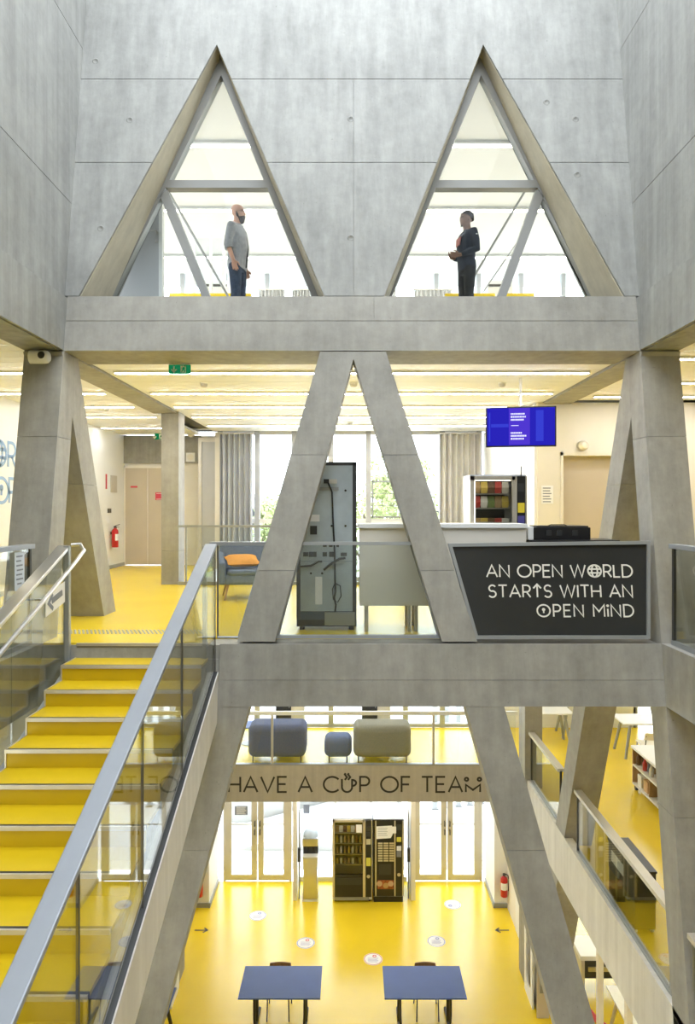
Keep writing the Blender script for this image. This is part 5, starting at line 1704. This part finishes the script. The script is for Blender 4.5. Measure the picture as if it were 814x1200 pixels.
def add_hand(mb, w, d, n, thumb, curl):
    """w wrist, d finger direction, n way the palm faces, thumb = +1/-1: side of d x n the thumb is on"""
    w, d, n = Vector(w), Vector(d).normalized(), Vector(n)
    n = (n - d * n.dot(d)).normalized()
    s = d.cross(n) * thumb
    N = 12
    rows = []
    for t, hw, th in ((-.01, .026, .020), (.02, .034, .019), (.055, .041, .017), (.085, .041, .014), (.095, .036, .011)):
        rows.append([w + d * t + s * (math.cos(2 * PI * k / N) * hw) + n * (math.sin(2 * PI * k / N) * th) for k in range(N)])
    mb.rings(rows)
    for i, L in enumerate((.068, .078, .072, .056)):
        b = w + d * (.083 - .004 * abs(i - 1)) + s * (.031 - .0205 * i)
        c1, c2, c3 = curl * .5, curl * 1.2, curl * 1.9
        p = [b]
        for ang, f in ((c1, .45), (c2, .30), (c3, .25)):
            p.append(p[-1] + (d * math.cos(ang) + n * math.sin(ang)) * L * f + s * (.002 - .0015 * i))
        mb.tube(p, [.0095, .0092, .0085, .0065], 8)
    b = w + d * .025 + s * .028
    q = [b, b + (d * .6 + s * .7 + n * .25).normalized() * .035, b + (d * .6 + s * .7 + n * .25).normalized() * .035 + (d * .9 + s * .25 + n * .35).normalized() * .03]
    q.append(q[-1] + (d * .95 + n * .35).normalized() * .022)
    mb.tube(q, [.014, .0115, .010, .007], 8)


HEAD = [(0.0, .062, .022, .020), (.012, .058, .042, .036), (.035, .045, .062, .052), (.065, .030, .080, .064), (.10, .016, .090, .071), (.135, .008, .096, .075), (.17, .002, .096, .076), (.20, -.004, .082, .066), (.222, -.008, .056, .046), (.234, -.010, .022, .018)]


def person(label, loc, rz, scale, skin, arms, belly, trousers_mat):
    r = thing('person', label, 'person', loc, rz)
    r.scale = (scale,) * 3
    body = MB()
    tors = [(.80, 0, .07, .12), (.86, -.005, .10, .155), (.95, 0, .112, .168), (1.05, .012, .108 + belly * .6, .150 + belly), (1.15, .016, .110 + belly, .155 + belly), (1.28, .010, .118, .178), (1.38, 0, .112, .188), (1.44, -.008, .086, .168), (1.485, -.010, .058, .090), (1.51, -.008, .050, .060)]
    loft_z(body, tors)
    body.tube([(-.012, 0, 1.45), (.0, 0, 1.52), (.012, 0, 1.60)], [.066, .058, .060], 14)
    ch = 1.548
    loft_z(body, [(ch + z, cx, a, b) for z, cx, a, b in HEAD], 22)
    # nose, brow, lips, ears
    body.prism([(.098, -.010, ch + .118), (.098, .010, ch + .118), (.100, .017, ch + .076), (.100, -.017, ch + .076)], (.004, 0, 0))
    body.rings([[Vector((.096, -.008, ch + .120)), Vector((.096, .008, ch + .120)), Vector((.108, .0, ch + .118))], [Vector((.096, -.018, ch + .076)), Vector((.096, .018, ch + .076)), Vector((.130, .0, ch + .080))], [Vector((.094, -.012, ch + .068)), Vector((.094, .012, ch + .068)), Vector((.112, .0, ch + .068))]])
    body.tube([(.086, -.05, ch + .132), (.104, -.022, ch + .137), (.106, 0, ch + .130), (.104, .022, ch + .137), (.086, .05, ch + .132)], .009, 8)
    body.tube([(.090, -.024, ch + .045), (.105, 0, ch + .046), (.090, .024, ch + .045)], .008, 8)
    for s in (-1, 1):
        body.ell((-.004, s * .078, ch + .098), .021, .009, .032, 10, 8)
        body.tube([(-.006, s * .17, 1.425), arms[s][0], arms[s][1]], [.055, .040, .027], 12)
        body.tube([(-.006, s * .09, 1.42), (-.006, s * .17, 1.428)], [.06, .056], 12)
        body.tube([(0, s * .09, .90), (.016, s * .098, .49), (-.01, s * .10, .27), (-.02, s * .10, .07)], [.085, .054, .050, .036], 14)
        add_hand(body, arms[s][1], arms[s][2], arms[s][3], arms[s][4], arms[s][5])
    fuse(body, 'body', skin, r, .0062, 3)
    for s in (-1, 1):
        MB().ell((.088, s * .033, ch + .115), .010, .012, .008, 10, 8).build('eye', M['eye'], r, smooth=1)
        MB().tube([(.084, s * .055, ch + .131), (.103, s * .034, ch + .140), (.107, s * .014, ch + .135)], .006, 6).build('eyebrow', M['beard'], r, smooth=1)
        sh = MB()
        sh.rings([[Vector((x, s * .10 + math.cos(a) * w, .045 + math.sin(a) * h * (1 if math.sin(a) > 0 else .9))) for a in [2 * PI * k / 12 for k in range(12)]] for x, w, h in ((-.095, .020, .03), (-.08, .036, .045), (-.02, .042, .06), (.06, .045, .045), (.13, .040, .036), (.165, .018, .025))])
        sh.tube([(-.03, s * .10, .06), (-.025, s * .10, .12)], [.046, .044], 12)
        sh.build('shoe', M['black'], r, smooth=1)
    tr = MB()
    loft_z(tr, [(.80, 0, .085, .14), (.86, -.008, .118, .170), (.95, 0, .122, .178), (1.01, .008, .118, .170)])
    for s in (-1, 1):
        tr.tube([(0, s * .09, .90), (.012, s * .096, .66), (.014, s * .098, .49), (-.008, s * .10, .27), (-.014, s * .10, .07)], [.098, .084, .070, .066, .060], 14)
    fuse(tr, 'trousers', trousers_mat, r, .010, 3)
    return r, tors, ch


# man in the grey shirt: arms hanging, right arm towards the camera
A1 = {-1: ((-.055, -.222, 1.135), (.035, -.232, .905), (.22, .02, -1), (0, 1, 0), 1, .45), 1: ((-.04, .222, 1.135), (.05, .225, .905), (.2, -.02, -1), (0, -1, 0), -1, .45)}
m1, tors, ch = person('bald bearded man in a grey rolled-sleeve shirt and blue jeans, standing in profile', (at(278, 0, 10).x, 10.0, ZU), -.22, 1.0, M['skin1'], A1, .022, M['jeans'])
sh = MB()
loft_z(sh, [(.845, .0, .128, .180), (.90, .0, .136, .188), (.97, .004, .136, .186)] + [(z, cx, a + .020, b + .018) for z, cx, a, b in tors[3:8]] + [(1.475, -.010, .074, .095), (1.492, -.008, .064, .070)])
for s in (-1, 1):
    sh.tube([(-.006, s * .11, 1.415), (-.010, s * .178, 1.415), (-.032, s * .205, 1.28), A1[s][0], Vector(A1[s][0]) * .78 + Vector(A1[s][1]) * .22], [.070, .074, .064, .058, .054], 14)
fuse(sh, 'shirt', M['shirt'], m1, .009, 3)
for s in (-1, 1):
    e, w_ = Vector(A1[s][0]), Vector(A1[s][1])
    MB().tube([e * .86 + w_ * .14, e * .74 + w_ * .26], [.060, .058], 16).build('rolled_cuff', M['shirt'], m1, smooth=1)
    MB().tube([Vector((.02, s * .060, 1.482)), Vector((.062, s * .036, 1.475)), Vector((.082, s * .012, 1.445))], [.014, .015, .006], 8).tube([Vector((-.05, s * .05, 1.50)), Vector((.02, s * .062, 1.485))], [.013, .015], 8).build('collar', M['shirt'], m1, smooth=1)
pl = [(.086, 0, 1.44), (.118, 0, 1.38), (.140, 0, 1.28), (.160, 0, 1.15), (.158, 0, 1.05), (.146, 0, .95), (.139, 0, .86)]
MB().rings([[Vector((x - .01, -.014, z)), Vector((x + .008, -.014, z)), Vector((x + .008, .014, z)), Vector((x - .01, .014, z))] for x, y, z in pl]).build('button_placket', M['dark'], m1)
bd = MB()
loft_z(bd, [(ch - .045, .070, .018, .022), (ch - .02, .066, .040, .040), (ch + .010, .056, .054, .050), (ch + .030, .046, .068, .056), (ch + .046, .038, .072, .059)], 20)
for s in (-1, 1):
    bd.tube([(.030, s * .062, ch + .05), (.018, s * .071, ch + .085), (.008, s * .073, ch + .115)], [.022, .016, .008], 8)
    bd.tube([(.112, 0, ch + .056), (.102, s * .026, ch + .048), (.085, s * .040, ch + .030)], [.011, .011, .014], 8)
fuse(bd, 'beard', M['beard'], m1, .006, 2)
MB().tube([(.112, -.040, ch + .112), (.060, -.076, ch + .112), (.0, -.082, ch + .110)], .0025, 6).build('spectacles_arm', M['black'], m1)

# man in navy: hands meeting in front of the chest
A2 = {-1: ((-.060, -.238, 1.14), (.175, -.120, 1.09), (.9, .42, .16), (-.3, .9, .2), 1, .5), 1: ((-.045, .238, 1.14), (.185, .120, 1.06), (.9, -.42, .10), (-.3, -.9, .2), -1, .5)}
m2, tors, ch = person('dark-haired man in a navy top and charcoal jeans, hands meeting at his chest', (at(547, 0, 10).x, 10.0, ZU), PI + .30, .945, M['skin2'], A2, .0, M['djeans'])
sh = MB()
loft_z(sh, [(.865, .0, .122, .172), (.93, .002, .130, .180)] + [(z, cx, a + .020, b + .018) for z, cx, a, b in tors[3:8]] + [(1.475, -.010, .072, .095), (1.495, -.008, .062, .068)])
for s in (-1, 1):
    e, w_ = Vector(A2[s][0]), Vector(A2[s][1])
    sh.tube([(-.006, s * .11, 1.415), (-.010, s * .178, 1.415), (-.036, s * .212, 1.28), e, e * .5 + w_ * .5, e * .12 + w_ * .88], [.070, .074, .062, .056, .048, .040], 14)
fuse(sh, 'top', M['navy'], m2, .009, 3)
MB().loft2([Vector((.128, -.07, 1.36)), Vector((.128, .07, 1.36)), Vector((.144, .06, 1.24)), Vector((.144, -.06, 1.24))], [Vector((.146, -.07, 1.36)), Vector((.146, .07, 1.36)), Vector((.158, .06, 1.24)), Vector((.158, -.06, 1.24))]).build('chest_print', M['pinkp'], m2, label='faded pink print')
for s in (-1, 1):
    MB().ell((-.03, s * .252, 1.35), .018, .018, .012, 8, 6).build('sleeve_badge', M['paper'], m2)
hr_ = MB()
loft_z(hr_, [(ch + .10, -.050, .060, .074), (ch + .14, -.020, .088, .082), (ch + .175, -.004, .104, .084), (ch + .205, -.006, .094, .076), (ch + .232, -.010, .070, .056), (ch + .248, -.012, .035, .03)], 20)
fuse(hr_, 'hair', M['hair'], m2, .007, 2)
MB().tube([(.085, -.030, ch + .005), (.092, 0, ch + .000), (.085, .030, ch + .005)], .010, 8).build('short_beard', M['hair'], m2, smooth=1)


# ------------------------------------------------------------------ sub-parts: small fittings belong to the part that carries them
NEST = {'print_line': 'sheet', 'arrow': 'sheet panel', 'door_handle': 'door_leaf', 'keypad': 'control_column', 'display': 'control_column', 'card_reader': 'control_column',
        'coin_slot': 'control_column', 'coin_unit': 'control_column', 'coin_return': 'control_column door', 'column_trim': 'control_column', 'latch': 'body', 'plug': 'socket_plate', 'cable_loop': 'power_cable',
        'eye': 'body', 'eyebrow': 'body', 'beard': 'body', 'short_beard': 'body', 'hair': 'body', 'spectacles_arm': 'body', 'collar': 'shirt', 'rolled_cuff': 'shirt', 'button_placket': 'shirt',
        'chest_print': 'top', 'sleeve_badge': 'top', 'lens': 'housing', 'screen_panel': 'screen', 'light_patch': 'screen', 'running_figure': 'panel', 'doorway_symbol': 'panel', 'tap': 'tap_recess',
        'delivery_flap': 'lower_panel', 'selection_button': 'door', 'cup_niche': 'door', 'control_panel': 'door', 'paper_notice': 'door', 'door_trim': 'door', 'cup_picture': 'picture_panel',
        'printed_ring': 'disc', 'printed_mark': 'disc', 'lever': 'valve', 'label_sheet': 'cylinder upper_body', 'hose': 'valve', 'seam': 'upholstery', 'hinge_knob': 'leg', 'rail_bracket': 'grab_rail',
        'castor_mount': 'castor', 'button': 'plate', 'handle': 'door drawer_body lid upper_body', 'glazing_bar': 'pane', 'vent_grille': 'back_panel', 'screw': 'back_panel', 'rating_label': 'back_panel',
        'instruction_label': 'back_panel', 'socket_plate': '', 'grip_strip': 'tread', 'drip_tray': 'lower_body', 'face': 'case plate', 'lock_box': 'upright', 'inner_lamp': 'cabinet', 'screen_text': 'screen'}
st_ = lambda o: o.name.split('.')[0]


def mid(o):
    b = [Vector(c) for c in o.bound_box]
    return sum(b, Vector()) / 8


for root in [o for o in COL.objects if o.parent is None]:
    kids = list(root.children)
    by = {}
    for k in kids:
        by.setdefault(st_(k), []).append(k)
    for k in kids:
        for host in NEST.get(st_(k), '').split():
            if host in by and host != st_(k):
                c = mid(k)
                h = min(by[host], key=lambda o: (mid(o) - c).length)
                k.parent = h
                break
